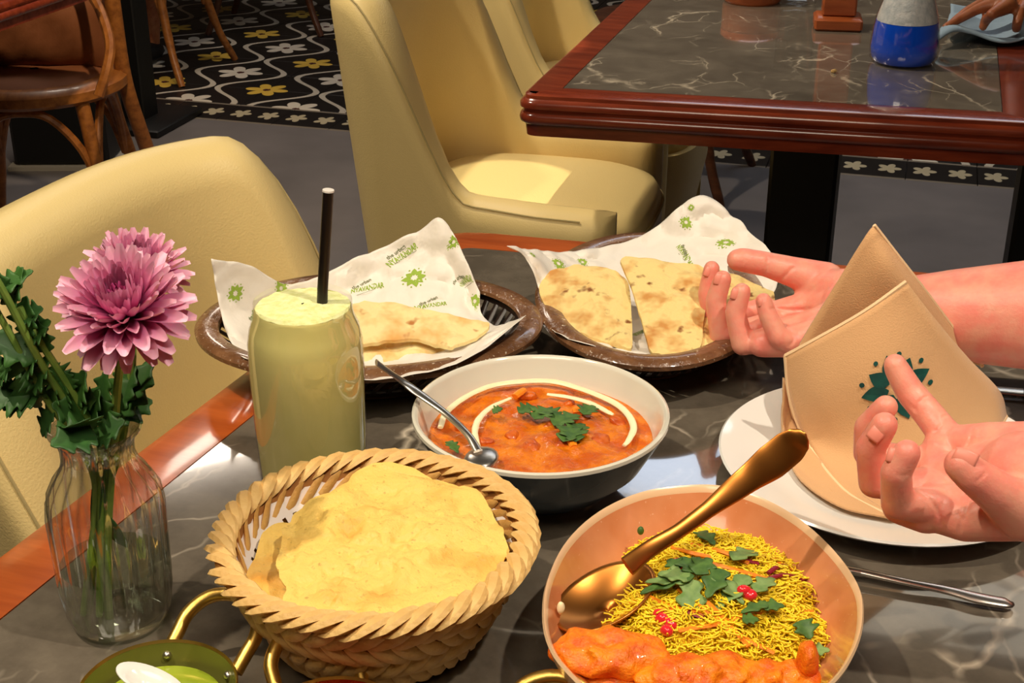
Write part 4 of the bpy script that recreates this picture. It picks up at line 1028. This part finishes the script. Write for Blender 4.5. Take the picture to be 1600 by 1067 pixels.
def decal(parent, name, geo2, surf, u0, v0, scale, ang, m, off=.0004, label=None):
    "flat print laid on a surface: 2-D shape -> millimetres along the surface's own directions"
    v2, f2 = geo2; e = .02
    p0 = surf.at(u0, v0); du = (surf.at(u0+e, v0)-surf.at(u0-e, v0))/(2*e); dv = (surf.at(u0, v0+e)-surf.at(u0, v0-e))/(2*e)
    # solve in the tangent plane
    n = np.cross(du, dv); n /= np.linalg.norm(n)
    if n@(C0-p0) < 0: n = -n
    xx = np.cross(np.array([0, 0, 1.]), n); xx /= np.linalg.norm(xx); yy = np.cross(n, xx)
    A = np.linalg.pinv(np.array([[du@xx, dv@xx], [du@yy, dv@yy]])); ca, sa = math.cos(ang), math.sin(ang); vs = []
    for x, y in v2:
        X_, Y_ = scale*(x*ca-y*sa), scale*(x*sa+y*ca); uv = A@np.array([X_, Y_]); vs.append(surf.at(u0+uv[0], v0+uv[1], off))
    return mk(name, (vs, f2), m, parent, smooth=False, label=label)
TXT = text_geo('NYAVANDAR', 1.0); TXT = ([(x*1.15, y*1.75) for x, y in TXT[0]], TXT[1]); TXT2 = text_geo('the urban', 1.0); LOT = lotus2(0, 0, 1.0, True)
BAR = ([(-3.2, -.06), (3.2, -.06), (3.2, .06), (-3.2, .06)], [(0, 1, 2, 3)])
def prints(sheet, surf, items):
    for kind, px, py, s, ang in items:
        u, v = surf.find(px, py); a = math.radians(ang)
        if kind == 't':
            decal(sheet, 'print', TXT, surf, u, v, s, a, M['print'], label='green printed lettering')
            dx, dy = -math.sin(a), math.cos(a)
            u2, v2 = surf.find(px+dx*s*2200*1.0-math.cos(a)*s*900, py-dy*s*2200*.95+math.sin(a)*s*900); decal(sheet, 'print', TXT2, surf, u2, v2, s*1.1, a, M['print2'], label='small grey printed lettering')
            u2, v2 = surf.find(px-dx*s*2200*.7, py+dy*s*2200*.6); decal(sheet, 'print', BAR, surf, u2, v2, s*.8, a, M['print2'], label='thin printed line')
        else: decal(sheet, 'print', LOT, surf, u, v, s*1.25, a, M['print'], label='green printed lotus flower')
Lp = [[V(392, 560, 1.015), V(440, 578, 1.002), V(520, 590, 0.995), V(600, 592, 0.995), V(680, 578, 1.005), V(745, 553, 1.025), V(822, 492, 1.070)],
      [V(375, 555, 1.040), V(430, 568, 1.035), V(520, 578, 1.030), V(600, 576, 1.030), V(680, 562, 1.040), V(740, 538, 1.060), V(808, 498, 1.090)],
      [V(352, 515, 1.090), V(420, 535, 1.100), V(500, 530, 1.110), V(600, 520, 1.120), V(680, 512, 1.125), V(735, 505, 1.130), V(775, 508, 1.130)],
      [V(338, 455, 1.110), V(400, 478, 1.140), V(470, 492, 1.160), V(560, 455, 1.185), V(640, 428, 1.190), V(700, 430, 1.185), V(752, 488, 1.150)],
      [V(330, 404, 1.115), V(388, 413, 1.140), V(456, 443, 1.170), V(560, 402, 1.205), V(650, 362, 1.210), V(696, 346, 1.205), V(750, 455, 1.160)]]
P = g_rowsurf(Lp, 12, .003, 26, 3, .012)
pl = solid(top('paper_sheet', g_grid(P), M['paper'], 'green printed white paper lining the left bread basket behind the lassi glass', 'paper', 'printed paper liners'), .0003)
prints(pl, Surf(P), [('t', 632, 400, .0048, 38), ('f', 650, 433, .0098, 10), ('t', 726, 436, .0045, 42), ('t', 575, 452, .0045, 30), ('f', 708, 375, .0055, 10), ('f', 368, 456, .0078, 0), ('t', 400, 502, .0046, 10), ('f', 742, 470, .006, 0), ('t', 676, 474, .0042, 25), ('f', 440, 450, .006, 0)])
Rp = [[V(868, 518, 1.075), V(905, 536, 1.060), V(960, 548, 1.055), V(1030, 553, 1.055), V(1085, 550, 1.060), V(1130, 545, 1.075), V(1165, 530, 1.105)],
      [V(860, 510, 1.100), V(905, 524, 1.095), V(960, 534, 1.090), V(1030, 538, 1.090), V(1085, 535, 1.095), V(1130, 528, 1.105), V(1160, 515, 1.135)],
      [V(846, 460, 1.155), V(900, 470, 1.175), V(960, 475, 1.185), V(1030, 472, 1.195), V(1090, 470, 1.195), V(1150, 470, 1.185), V(1200, 470, 1.165)],
      [V(822, 405, 1.175), V(880, 415, 1.215), V(950, 410, 1.255), V(1020, 390, 1.275), V(1085, 375, 1.280), V(1150, 385, 1.260), V(1220, 425, 1.205)],
      [V(792, 384, 1.165), V(850, 392, 1.225), V(930, 388, 1.275), V(1012, 363, 1.300), V(1094, 304, 1.305), V(1150, 343, 1.290), V(1205, 392, 1.235)]]
P = g_rowsurf(Rp, 12, .003, 26, 8, .012)
pr = solid(top('paper_sheet', g_grid(P), M['paper'], 'green printed white paper with a raised corner lining the right bread basket', 'paper', 'printed paper liners'), .0003)
prints(pr, Surf(P), [('f', 1136, 378, .0082, 20), ('f', 1070, 348, .0060, 20), ('t', 1070, 400, .0046, -28), ('f', 872, 414, .0064, 0), ('f', 1082, 322, .003, 0), ('f', 912, 410, .0050, 0), ('f', 832, 398, .0030, 0), ('t', 1003, 520, .0036, -60)])
for o_ in (pl, pr):
    rp_ = o_
# breads
def bread(label, pix, m, seed, thick=.003, amp=.0035, dome=.002, name='flatbread'):
    papad(label, pix, .04, thick, amp, dome, seed, edge=.03, name=name, m=m, fine=.0010, ns=42, rings=18, cat='bread', group='flatbreads in the bread baskets')
bread('flat naan lying in the left bread basket, upper layer', [(520, 490, .062), (570, 472, .064), (640, 477, .062), (700, 492, .058), (762, 502, .054), (750, 522, .050), (715, 540, .047), (700, 546, .045), (655, 530, .048), (600, 532, .048), (540, 530, .048)], M['naan'], 3)
bread('lower naan with scorched edge in the left bread basket', [(520, 520, .044), (600, 525, .042), (660, 532, .042), (700, 548, .038), (650, 552, .036), (620, 566, .032), (570, 572, .030), (530, 565, .030)], M['naan'], 6)
bread('rounded spotted flatbread at the left in the right bread basket', [(843, 458, .050), (860, 425, .060), (905, 413, .066), (955, 420, .066), (980, 438, .062), (986, 480, .050), (985, 545, .040), (945, 530, .040), (908, 524, .038), (870, 500, .040)], M['roti'], 12, dome=.004)
bread('squarish spotted flatbread in the middle of the right bread basket', [(972, 403, .074), (1035, 408, .074), (1100, 415, .072), (1112, 440, .066), (1100, 495, .052), (1088, 551, .042), (1020, 549, .042), (1003, 500, .052), (988, 450, .064)], M['roti'], 15)
bread('flatbread piece behind the fingers of the far hand', [(1105, 412, .060), (1145, 428, .060), (1205, 453, .054), (1202, 478, .048), (1160, 486, .046), (1130, 540, .040), (1096, 548, .040), (1092, 500, .048), (1100, 450, .056)], M['roti'], 19)

# ------------------------------------------------------------------ folded napkin standing on the plate
nk = thing('folded_napkin', 'tall folded peach cloth napkin with a teal lotus emblem, standing on the dinner plate', 'napkin', (pc[0], pc[1], TZ+.008))
def VN(px, py, D):
    p = V(px, py, D); return p if p[2] > TZ+.014 else G(px, py, TZ+.014)
def patch(name, ctrl, hems=(), m='napkin', sub=7, amp=.0008):
    P = g_rowsurf(ctrl, sub, amp, 22, 2); o = solid(mk(name, g_grid(P), M[m], nk), .0022); o['x'] = 0; del o['x']
    s = Surf(P)
    for e in hems:
        if e == 'u0': L = s.P[0]
        elif e == 'u1': L = s.P[-1]
        elif e == 'v0': L = [r[0] for r in s.P]
        else: L = [r[-1] for r in s.P]
        mk('hem', g_tube(L, .0017, 6), M['hem'], nk, label='stitched pale hem')
    return s
patch('back_layer', [[VN(1223, 610, .985), VN(1240, 700, .99), VN(1300, 770, .95)],
                     [VN(1246, 545, .99), VN(1330, 600, .985), VN(1400, 700, .97)],
                     [VN(1305, 445, .985), VN(1370, 500, .975), VN(1450, 590, .985)],
                     [VN(1350, 372, .98), VN(1400, 440, .97), VN(1490, 565, .995)],
                     [VN(1366, 352, .98), VN(1428, 432, .985), VN(1535, 572, 1.01)]], ('v1',))
patch('back_flap', [[VN(1366, 352, .982), VN(1366, 352, .982)], [VN(1345, 395, .998), VN(1410, 415, 1.0)], [VN(1310, 470, .990), VN(1450, 480, .994)], [VN(1290, 550, .994), VN(1500, 560, .997)], [VN(1300, 650, 1.0), VN(1500, 640, .994)]], ())
patch('lower_layer', [[VN(1224, 590, .958), VN(1240, 660, .955), VN(1300, 740, .94), VN(1385, 800, .90)],
                      [VN(1222, 640, .955), VN(1232, 700, .945), VN(1300, 765, .915), VN(1388, 806, .875)],
                      [VN(1222, 678, .958), VN(1245, 742, .925), VN(1310, 790, .88), VN(1390, 809, .852)]], ('u1',))
s_ = patch('front_flap', [[VN(1227, 556, .955), VN(1234, 620, .950), VN(1260, 690, .938), VN(1318, 766, .905), VN(1392, 808, .868)],
                          [VN(1275, 530, .945), VN(1290, 610, .930), VN(1340, 690, .915), VN(1400, 760, .890), VN(1450, 800, .868)],
                          [VN(1350, 487, .938), VN(1380, 570, .920), VN(1430, 650, .910), VN(1480, 730, .895), VN(1500, 780, .880)],
                          [VN(1416, 440, .940), VN(1462, 500, .938), VN(1512, 560, .945), VN(1560, 610, .955), VN(1572, 650, .955)]], ('u1', 'v0', 'u0'))
u, v = s_.find(1402, 607)
v2, f2 = LOT
decal(nk, 'emblem', LOT, s_, u, v, .0262, 0, M['emblem'], .0022, label='teal lotus emblem')

# ------------------------------------------------------------------ people: one body surface each
def caps_mesh(chains, voxel, smooth_n=5, extra=(), push=None):
    "chains: lists of (point, radius) -> tapered round limbs fused into one closed skin"
    bm_v, bm_f = [], []
    def add(g):
        o = len(bm_v); bm_v.extend([tuple(p) for p in g[0]]); bm_f.extend([tuple(i+o for i in q) for q in g[1]])
    for ch_ in chains:
        for (p, r), (q, s) in zip(ch_[:-1], ch_[1:]):
            p, q = Vector(p), Vector(q); d = (q-p); L = d.length
            if L < 1e-6: continue
            d /= L; pts, rad = [], []
            for k in range(5): a = pi/2*(1-k/4); pts.append(p-d*r*math.sin(a)); rad.append(max(r*math.cos(a), 1e-4))
            for k in range(1, 4): t = k/4; pts.append(p+(q-p)*t); rad.append(r+(s-r)*t)
            for k in range(5): a = pi/2*k/4; pts.append(q+d*s*math.sin(a)); rad.append(max(s*math.cos(a), 1e-4))
            add(g_tube(pts, rad, 32 if max(r, s) > .02 else 16))
    for g in extra: add(g)
    me = bpy.data.meshes.new('tmp'); me.from_pydata(bm_v, [], bm_f); me.update()
    bm = bmesh.new(); bm.from_mesh(me); bmesh.ops.recalc_face_normals(bm, faces=bm.faces); bm.to_mesh(me); bm.free()
    o = bpy.data.objects.new('tmp', me); COL.objects.link(o)
    r = o.modifiers.new('r', 'REMESH'); r.mode = 'VOXEL'; r.voxel_size = voxel; r.use_smooth_shade = True
    s = o.modifiers.new('s', 'SMOOTH'); s.factor = .5; s.iterations = smooth_n
    dg = bpy.context.evaluated_depsgraph_get(); ev = o.evaluated_get(dg); m2 = bpy.data.meshes.new_from_object(ev)
    co = np.empty(len(m2.vertices)*3); m2.vertices.foreach_get('co', co); vs = co.reshape(-1, 3)
    fs = [tuple(p.vertices) for p in m2.polygons]; bpy.data.objects.remove(o)
    return vs, fs
def crease(vs, lines, depth=.0009, width=2.2, nearest=True):
    "press skin folds into the side of the hand that faces the room's south-west"
    d = vs-C0; k = d@FW; px = 800+F*(d@RT)/k; py = 533.5-F*(d@UP)/k; out = vs.copy()
    for L, dep, kmin, kmax in lines:
        best = np.full(len(vs), 1e9)
        L = smooth_open([np.array([a, b, 0.]) for a, b in L], 5)
        for a, b in zip(L[:-1], L[1:]):
            ab = b[:2]-a[:2]; t = np.clip(((px-a[0])*ab[0]+(py-a[1])*ab[1])/(ab@ab+1e-9), 0, 1)
            best = np.minimum(best, np.hypot(px-a[0]-t*ab[0], py-a[1]-t*ab[1]))
        sel = (k > kmin) & (k < kmax); wgt = np.exp(-(best/width)**2)*sel
        out += (d/np.linalg.norm(d, axis=1)[:, None])*(wgt*dep)[:, None]
    return out
mm = .001
def J(px, py, k, r): return (K(px, py, k), r*mm)
# left hand of the diner (nearest the camera), palm up
near_hand = [
 [J(1408, 790, .835, 11.5), J(1376, 772, .845, 0.1)][:1]+[J(1448, 800, .825, 13)],
 # index
 [J(1462, 790, .820, 11.5), J(1402, 786, .815, 9.6), J(1400, 738, .800, 8.9), J(1417, 708, .795, 8.0)],
 # middle
 [J(1455, 760, .845, 11.5), J(1366, 754, .850, 9.6), J(1360, 700, .838, 9.0), J(1382, 664, .828, 8.0)],
 # ring
 [J(1452, 728, .865, 11), J(1356, 708, .880, 9.2), J(1356, 668, .872, 8.6), J(1384, 636, .860, 7.6)],
 # little finger, raised
 [J(1480, 684, .868, 10.5), J(1452, 648, .878, 9.6), J(1423, 614, .884, 9.2), J(1402, 578, .886, 8.0), J(1399, 571, .886, 7.6)],
 # thumb
 [J(1600, 800, .790, 17), J(1556, 768, .780, 12.5), J(1520, 742, .775, 10.5), J(1502, 726, .775, 9.6)],
 # palm
 [J(1600, 740, .815, 24), J(1520, 745, .838, 18), J(1470, 745, .850, 13)],
 [J(1610, 775, .805, 23), J(1530, 795, .820, 17), J(1470, 790, .826, 13)],
 [J(1610, 705, .830, 18), J(1540, 700, .850, 16), J(1488, 693, .866, 11.5)],
 [J(1590, 800, .80, 17), J(1510, 812, .812, 13), J(1462, 800, .822, 12)],
 [J(1470, 700, .866, 11.5), J(1466, 735, .856, 12), J(1468, 770, .840, 12), J(1464, 795, .825, 12)],
]
Lw = K(1650, 750, .80); 
near_arm = [[(K(1600, 745, .812), .027), (K(1680, 755, .79), .0285), (K(1900, 790, .77), .037)],
            [(K(1600, 765, .806), .024), (K(1680, 765, .79), .027)]]
# right hand of the diner (further away), palm up
far_hand = [
 [J(1196, 482, 1.205, 10.5), J(1115, 505, 1.215, 9.0), J(1105, 458, 1.211, 8.3), J(1112, 420, 1.205, 7.2)],
 [J(1200, 508, 1.184, 10.5), J(1126, 524, 1.184, 9.4), J(1118, 470, 1.180, 8.8), J(1129, 436, 1.175, 7.6)],
 [J(1208, 528, 1.160, 10.5), J(1160, 538, 1.157, 9.4), J(1149, 488, 1.156, 8.8), J(1159, 456, 1.152, 7.6)],
 [J(1242, 540, 1.141, 10), J(1216, 526, 1.136, 9.0), J(1200, 493, 1.136, 7.8), J(1193, 470, 1.136, 6.8)],
 # thumb
 [J(1290, 440, 1.189, 17), J(1236, 424, 1.194, 13), J(1198, 413, 1.194, 10.8), J(1160, 406, 1.192, 10.4), J(1153, 406, 1.192, 9.6)],
 # palm
 [J(1330, 480, 1.160, 24), J(1270, 480, 1.184, 15), J(1210, 492, 1.196, 12)],
 [J(1320, 505, 1.146, 22), J(1260, 515, 1.160, 15), J(1205, 520, 1.170, 11.5)],
 [J(1310, 520, 1.136, 18), J(1250, 532, 1.146, 14), J(1190, 538, 1.151, 11)],
 [J(1320, 460, 1.170, 22), J(1270, 450, 1.194, 16)],
 [J(1205, 492, 1.196, 11), J(1206, 512, 1.179, 11.5), J(1215, 530, 1.160, 12), J(1238, 538, 1.144, 11)],
]
far_arm = [[(K(1330, 485, 1.16), .027), (K(1400, 490, 1.145), .029), (K(1480, 492, 1.13), .036), (K(1600, 492, 1.11), .043), (K(1720, 490, 1.09), .045)]]
# shoulders, upper arms and trunk of the diner (to the right of the picture)
elL = np.array(K(1900, 790, .77)); elR = np.array(K(1720, 490, 1.09))
shL = np.array([.66, .70, 1.10]); shR = np.array([.70, 1.10, 1.10]); nb = np.array([.72, .90, 1.19]); hd = np.array([.66, .90, 1.36])
near_arm += [[(elL, .037), ((elL*.35+shL*.65), .042), (shL, .05)]]
far_arm += [[(elR, .045), ((elR*.35+shR*.65), .045), (shR, .05)]]
vs1, fs1 = caps_mesh(near_hand+near_arm, .0015, 5)
vs2, fs2 = caps_mesh(far_hand+far_arm, .0018, 5)
vs1 = crease(vs1, [([(1461, 675), (1470, 665), (1474, 652), (1478, 648)], .0016, 0, 1), ([(1430, 640), (1436, 628), (1448, 620)], .0012, 0, 1), ([(1420, 632), (1432, 642)], .0008, 0, 1),
   ([(1430, 765), (1450, 778), (1466, 800), (1470, 820)], .0014, 0, .84), ([(1515, 650), (1518, 665), (1515, 690), (1500, 712)], .0009, 0, 1), ([(1440, 690), (1470, 700), (1500, 712)], .0006, 0, 1),
   ([(1520, 772), (1512, 790), (1506, 812)], .0012, 0, 1), ([(1524, 752), (1534, 745), (1540, 738)], .0008, 0, 1), ([(1496, 800), (1500, 815), (1498, 832)], .0010, 0, 1), ([(1403, 742), (1412, 744), (1420, 740)], .0008, 0, .82)], width=2.0)
vs2 = crease(vs2, [([(1212, 446), (1222, 434), (1240, 418)], .0018, 0, 2), ([(1190, 430), (1198, 420), (1200, 404)], .0016, 0, 2), ([(1206, 482), (1240, 484), (1285, 481)], .0022, 0, 2), ([(1232, 540), (1240, 532), (1236, 520)], .0010, 0, 2),
   ([(1240, 470), (1265, 455), (1285, 440)], .0008, 0, 2), ([(1260, 470), (1290, 450), (1310, 430)], .0006, 0, 2)], width=2.0)
# head, neck, trunk, legs (coarser)
trunk = [[(nb-np.array([0, 0, .03]), .055), (hd-np.array([0, 0, .06]), .058)], [(shL, .055), (nb-np.array([0, 0, .06]), .075), (shR, .055)],
         [(np.array([.72, .82, 1.06]), .10), (np.array([.74, .83, .72]), .10)], [(np.array([.72, .98, 1.06]), .10), (np.array([.74, .97, .72]), .10)], [(np.array([.74, .9, 1.05]), .11), (np.array([.75, .9, .58]), .13)],
         [(np.array([.74, .82, .56]), .085), (np.array([.36, .80, .53]), .065), (np.array([.38, .80, .10]), .045), (np.array([.36, .80, .045]), .042)],
         [(np.array([.74, .98, .56]), .085), (np.array([.36, 1.0, .53]), .065), (np.array([.38, 1.0, .10]), .045), (np.array([.36, 1.0, .045]), .042)]]
face = [g_ell(hd, (.098, .076, .118), nu=24, nv=16), g_ell(hd+np.array([-.03, 0, -.07]), (.055, .055, .05)), g_ell(hd+np.array([-.098, 0, -.018]), (.020, .014, .028)), g_ell(hd+np.array([.01, .078, -.01]), (.018, .012, .03)), g_ell(hd+np.array([.01, -.078, -.01]), (.018, .012, .03))]
vs3, fs3 = caps_mesh(trunk, .008, 4, face)
per = thing('person', 'seated person at the right with both pale bare hands held palm up over the food', 'person', (.75, .9, 0))
body = mk('body', join((vs1, fs1), (vs2, fs2), (vs3, fs3)), M['skin'], per, smooth='all')
tshirt = [[(shL, .070), (elL*.45+shL*.55, .058)], [(shR, .070), (elR*.45+shR*.55, .060)], [(shL, .068), (nb-np.array([0, 0, .07]), .083), (shR, .068)],
          [(np.array([.72, .82, 1.06]), .112), (np.array([.74, .83, .60]), .112)], [(np.array([.72, .98, 1.06]), .112), (np.array([.74, .97, .60]), .112)], [(np.array([.74, .9, 1.05]), .122), (np.array([.75, .9, .60]), .138)]]
mk('shirt', caps_mesh(tshirt, .008, 4), M['shirt'], per, smooth='all')
leg = [[(p, r+.012) for p, r in c_[:3]] for c_ in trunk[5:]]
mk('trousers', caps_mesh(leg+[[(np.array([.74, .82, .57]), .12), (np.array([.74, .98, .57]), .12)]], .008, 4), M['trouser'], per, smooth='all')
for y in (.80, 1.0): mk('shoe', g_ell((.31, y, .042), (.13, .045, .042)), M['black'], per)
mk('hair', g_ell(hd+np.array([.022, 0, .025]), (.098, .083, .112), disp=.006, ns=30), M['hair'], per)
for s in (-1, 1): mk('eye', g_ell(hd+np.array([-.083, s*.03, .008]), (.012, .014, .009)), M['eye'], per)
mk('mouth', g_ell(hd+np.array([-.083, 0, -.062]), (.008, .024, .007)), M['mouth'], per)
def nail(parent, px, py, k, up2d, w_=.0048, l_=.0062, r=.008):
    w_ *= .85; l_ *= .85
    "nail plate on the back of a finger tip, which here faces the camera"
    c = K(px, py, k); n = -ray(px, py); n /= np.linalg.norm(n); u = K(px+up2d[0], py+up2d[1], k)-c; u -= n*(u@n); u /= np.linalg.norm(u); s = np.cross(u, n); rows = []
    for i in range(9):
        a = -1+i/4; row = []
        for j in range(9):
            b = -1+j/4; e = math.sqrt(max(0, 1-.55*b*b*(1 if b > 0 else .3))); row.append(tuple(c+s*(w_*a*e)+u*(l_*b)-n*(.0012*a*a+.0009*b*b)+n*.0002))
        rows.append(row)
    solid(mk('nail', g_grid(rows), M['nail'], parent), .0005)
# depth of the skin under a nail, read from the surface itself
def skin_k(vs, px, py, rad=5):
    d = vs-C0; k = d@FW; x = 800+F*(d@RT)/k; y = 533.5-F*(d@UP)/k; s = np.hypot(x-px, y-py) < rad
    return float(k[s].min()) if s.any() else None
for vs_, items in ((vs1, [(1371, 676, (5, -6), .0052, .0066), (1508, 716, (-9, -4), .0062, .0075), (1393, 711, (2, -7), .003, .005)]),
                   (vs2, [(1123, 436, (2, -8), .0046, .006), (1149, 459, (2, -8), .0044, .0058), (1106, 424, (3, -8), .0036, .0056), (1189, 472, (-1, -8), .0030, .0045)])):
    for px, py, u2, w_, l_ in items:
        k = skin_k(vs_, px, py)
        if k: nail(per, px, py, k+.0004, u2, w_, l_)

# waiter's hand pressing the blue cloth on the far table
def Jf(px, py, z, r): return (G(px, py, z), r*mm)
z0 = TZ+.03
sh = [[Jf(1560, 5, z0+.035, 15), Jf(1528, 14, z0+.026, 9), Jf(1502, 28, z0+.012, 8), Jf(1478, 42, z0, 6.5)],
      [Jf(1575, 8, z0+.035, 15), Jf(1550, 22, z0+.026, 9), Jf(1540, 32, z0+.010, 8.5), Jf(1536, 42, z0, 7)],
      [Jf(1565, -4, z0+.035, 15), Jf(1535, 4, z0+.026, 9), Jf(1510, 18, z0+.012, 8), Jf(1490, 33, z0, 6.5)],
      [Jf(1610, 0, z0+.035, 14), Jf(1594, 18, z0+.026, 9), Jf(1590, 34, z0+.012, 8.5), Jf(1588, 44, z0, 8)],
      [Jf(1600, -8, z0+.035, 16), Jf(1622, 8, z0+.026, 9), Jf(1630, 24, z0+.012, 8.5), Jf(1628, 38, z0, 8)],
      [Jf(1610, -20, z0+.045, 24), Jf(1570, 0, z0+.035, 16)], [Jf(1620, -20, z0+.045, 24), Jf(1600, 0, z0+.035, 18)],
      [Jf(1615, -25, z0+.045, 26), (np.array([.20, 2.78, .95]), .033), (np.array([.30, 3.0, 1.10]), .042)]]
a0 = np.array([.30, 3.0, 1.10])
wp = thing('person', 'person wiping the far table, only a brown hand on the blue cloth showing', 'person', (.45, 3.3, 0))
vs4, fs4 = caps_mesh(sh, .003, 3)
b0 = np.array([.42, 3.22, 0]); s0 = b0+np.array([-.02, -.10, 1.38])
tr = [[(a0, .045), (s0, .055)], [(s0, .055), (b0+np.array([.1, .1, 1.38]), .08), (b0+np.array([.22, .28, 1.35]), .055), (b0+np.array([.25, .32, 1.05]), .045), (b0+np.array([.2, .28, .8]), .035)],
      [(b0+np.array([.1, .1, 1.25]), .14), (b0+np.array([.12, .12, .95]), .13)], [(b0+np.array([.1, .1, 1.38]), .055), (b0+np.array([.08, .08, 1.5]), .055)],
      [(b0+np.array([.06, .04, .92]), .09), (b0+np.array([.06, .02, .5]), .06), (b0+np.array([.06, .02, .06]), .045)], [(b0+np.array([.18, .2, .92]), .09), (b0+np.array([.2, .22, .5]), .06), (b0+np.array([.2, .22, .06]), .045)]]
h2_ = b0+np.array([.06, .06, 1.62])
vs5, fs5 = caps_mesh(tr, .012, 3, [g_ell(h2_, (.085, .08, .118), nu=20, nv=14), g_ell(h2_+np.array([-.08, -.03, -.01]), (.016, .014, .022))])
mk('body', join((vs4, fs4), (vs5, fs5)), M['skin_b'], wp, smooth='all')
mk('shirt', caps_mesh([[(p, r+.016) for p, r in c_] for c_ in (tr[1][:3], tr[2])]+[[(s0, .073), (a0*.35+s0*.65, .066)]], .012, 3), M['black'], wp, smooth='all')
mk('trousers', caps_mesh([[(p, r+.016) for p, r in c_[:2]]+[(c_[2][0]+np.array([0, 0, .06]), .06)] for c_ in tr[4:]], .012, 3), M['trouser'], wp, smooth='all')
mk('hair', g_ell(h2_+np.array([.015, .012, .02]), (.09, .086, .115), disp=.005, ns=30), M['hair'], wp)
for o_ in ((.05, 0), (.19, .2)): mk('shoe', g_ell(b0+np.array([o_[0]-.05, o_[1]-.02, .045]), (.13, .05, .045)), M['black'], wp)

# guest far behind: dress, shins and black shoes on the patterned tiles
g0 = G(236, 85, .03)
gp = thing('person', 'seated person far behind at the top left, pink dress, bare shin and black shoe', 'person', (float(g0[0]), float(g0[1]), 0))
x0, y0 = float(g0[0]), float(g0[1])
gb = [[((x0-.01, y0+.02, .06), .035), ((x0, y0+.02, .25), .05), ((x0+.02, y0+.02, .46), .06), ((x0+.05, y0+.45, .52), .09)], [((x0-.20, y0+.08, .06), .035), ((x0-.18, y0+.06, .25), .05), ((x0-.15, y0+.05, .46), .06), ((x0-.12, y0+.48, .52), .09)],
      [((x0-.04, y0+.48, .56), .13), ((x0-.04, y0+.5, .95), .12), ((x0-.04, y0+.48, 1.12), .055), ((x0-.04, y0+.46, 1.2), .055)],
      [((x0+.12, y0+.48, 1.02), .045), ((x0+.18, y0+.4, .8), .04), ((x0+.1, y0+.15, .72), .03)], [((x0-.2, y0+.48, 1.02), .045), ((x0-.26, y0+.4, .8), .04), ((x0-.18, y0+.15, .72), .03)]]
mk('body', caps_mesh(gb, .01, 3, [g_ell((x0-.04, y0+.44, 1.32), (.075, .09, .11))]), M['skin_b'], gp, smooth='all')
mk('dress', caps_mesh([[((x0-.08, y0+.05, .22), .12), ((x0-.06, y0+.08, .45), .13), ((x0-.04, y0+.45, .55), .16), ((x0-.04, y0+.5, .98), .14)]], .012, 3), M['dress'], gp, smooth='all')
mk('hair', g_ell((x0-.04, y0+.47, 1.34), (.085, .09, .12), disp=.005), M['hair'], gp)
for dx in (0, -.19): mk('shoe', g_ell((x0+dx, y0-.04, .04), (.045, .12, .04)), M['black'], gp)

# tell look-alikes apart by their order in the picture
ORD = 'leftmost second third fourth fifth sixth seventh eighth ninth tenth eleventh twelfth thirteenth fourteenth fifteenth sixteenth seventeenth eighteenth nineteenth'.split()
for grp, what in (('herb leaves on the vermicelli', 'green herb leaf on the yellow vermicelli'), ('carrot shreds on the vermicelli', 'orange carrot shred on the yellow vermicelli'), ('meat chunks in the curry', 'sauce coated meat chunk in the curry'),
                  ('coriander on the curry', 'coriander leaf on the curry'), ('pomegranate seeds', 'red pomegranate seed on the vermicelli'), ('beetroot shreds on the vermicelli', 'dark red beetroot shred on the vermicelli'), ('orange pieces on the curry', 'orange pepper piece on the curry')):
    L = [o for o in bpy.data.objects if o.get('group') == grp]
    L.sort(key=lambda o: PX(np.mean([v.co[:] for v in o.data.vertices], axis=0))[0])
    for i, o in enumerate(L):
        o['label'] = what+', '+(ORD[i] if i == 0 else 'rightmost' if i == len(L)-1 else ORD[i]+' from the left')
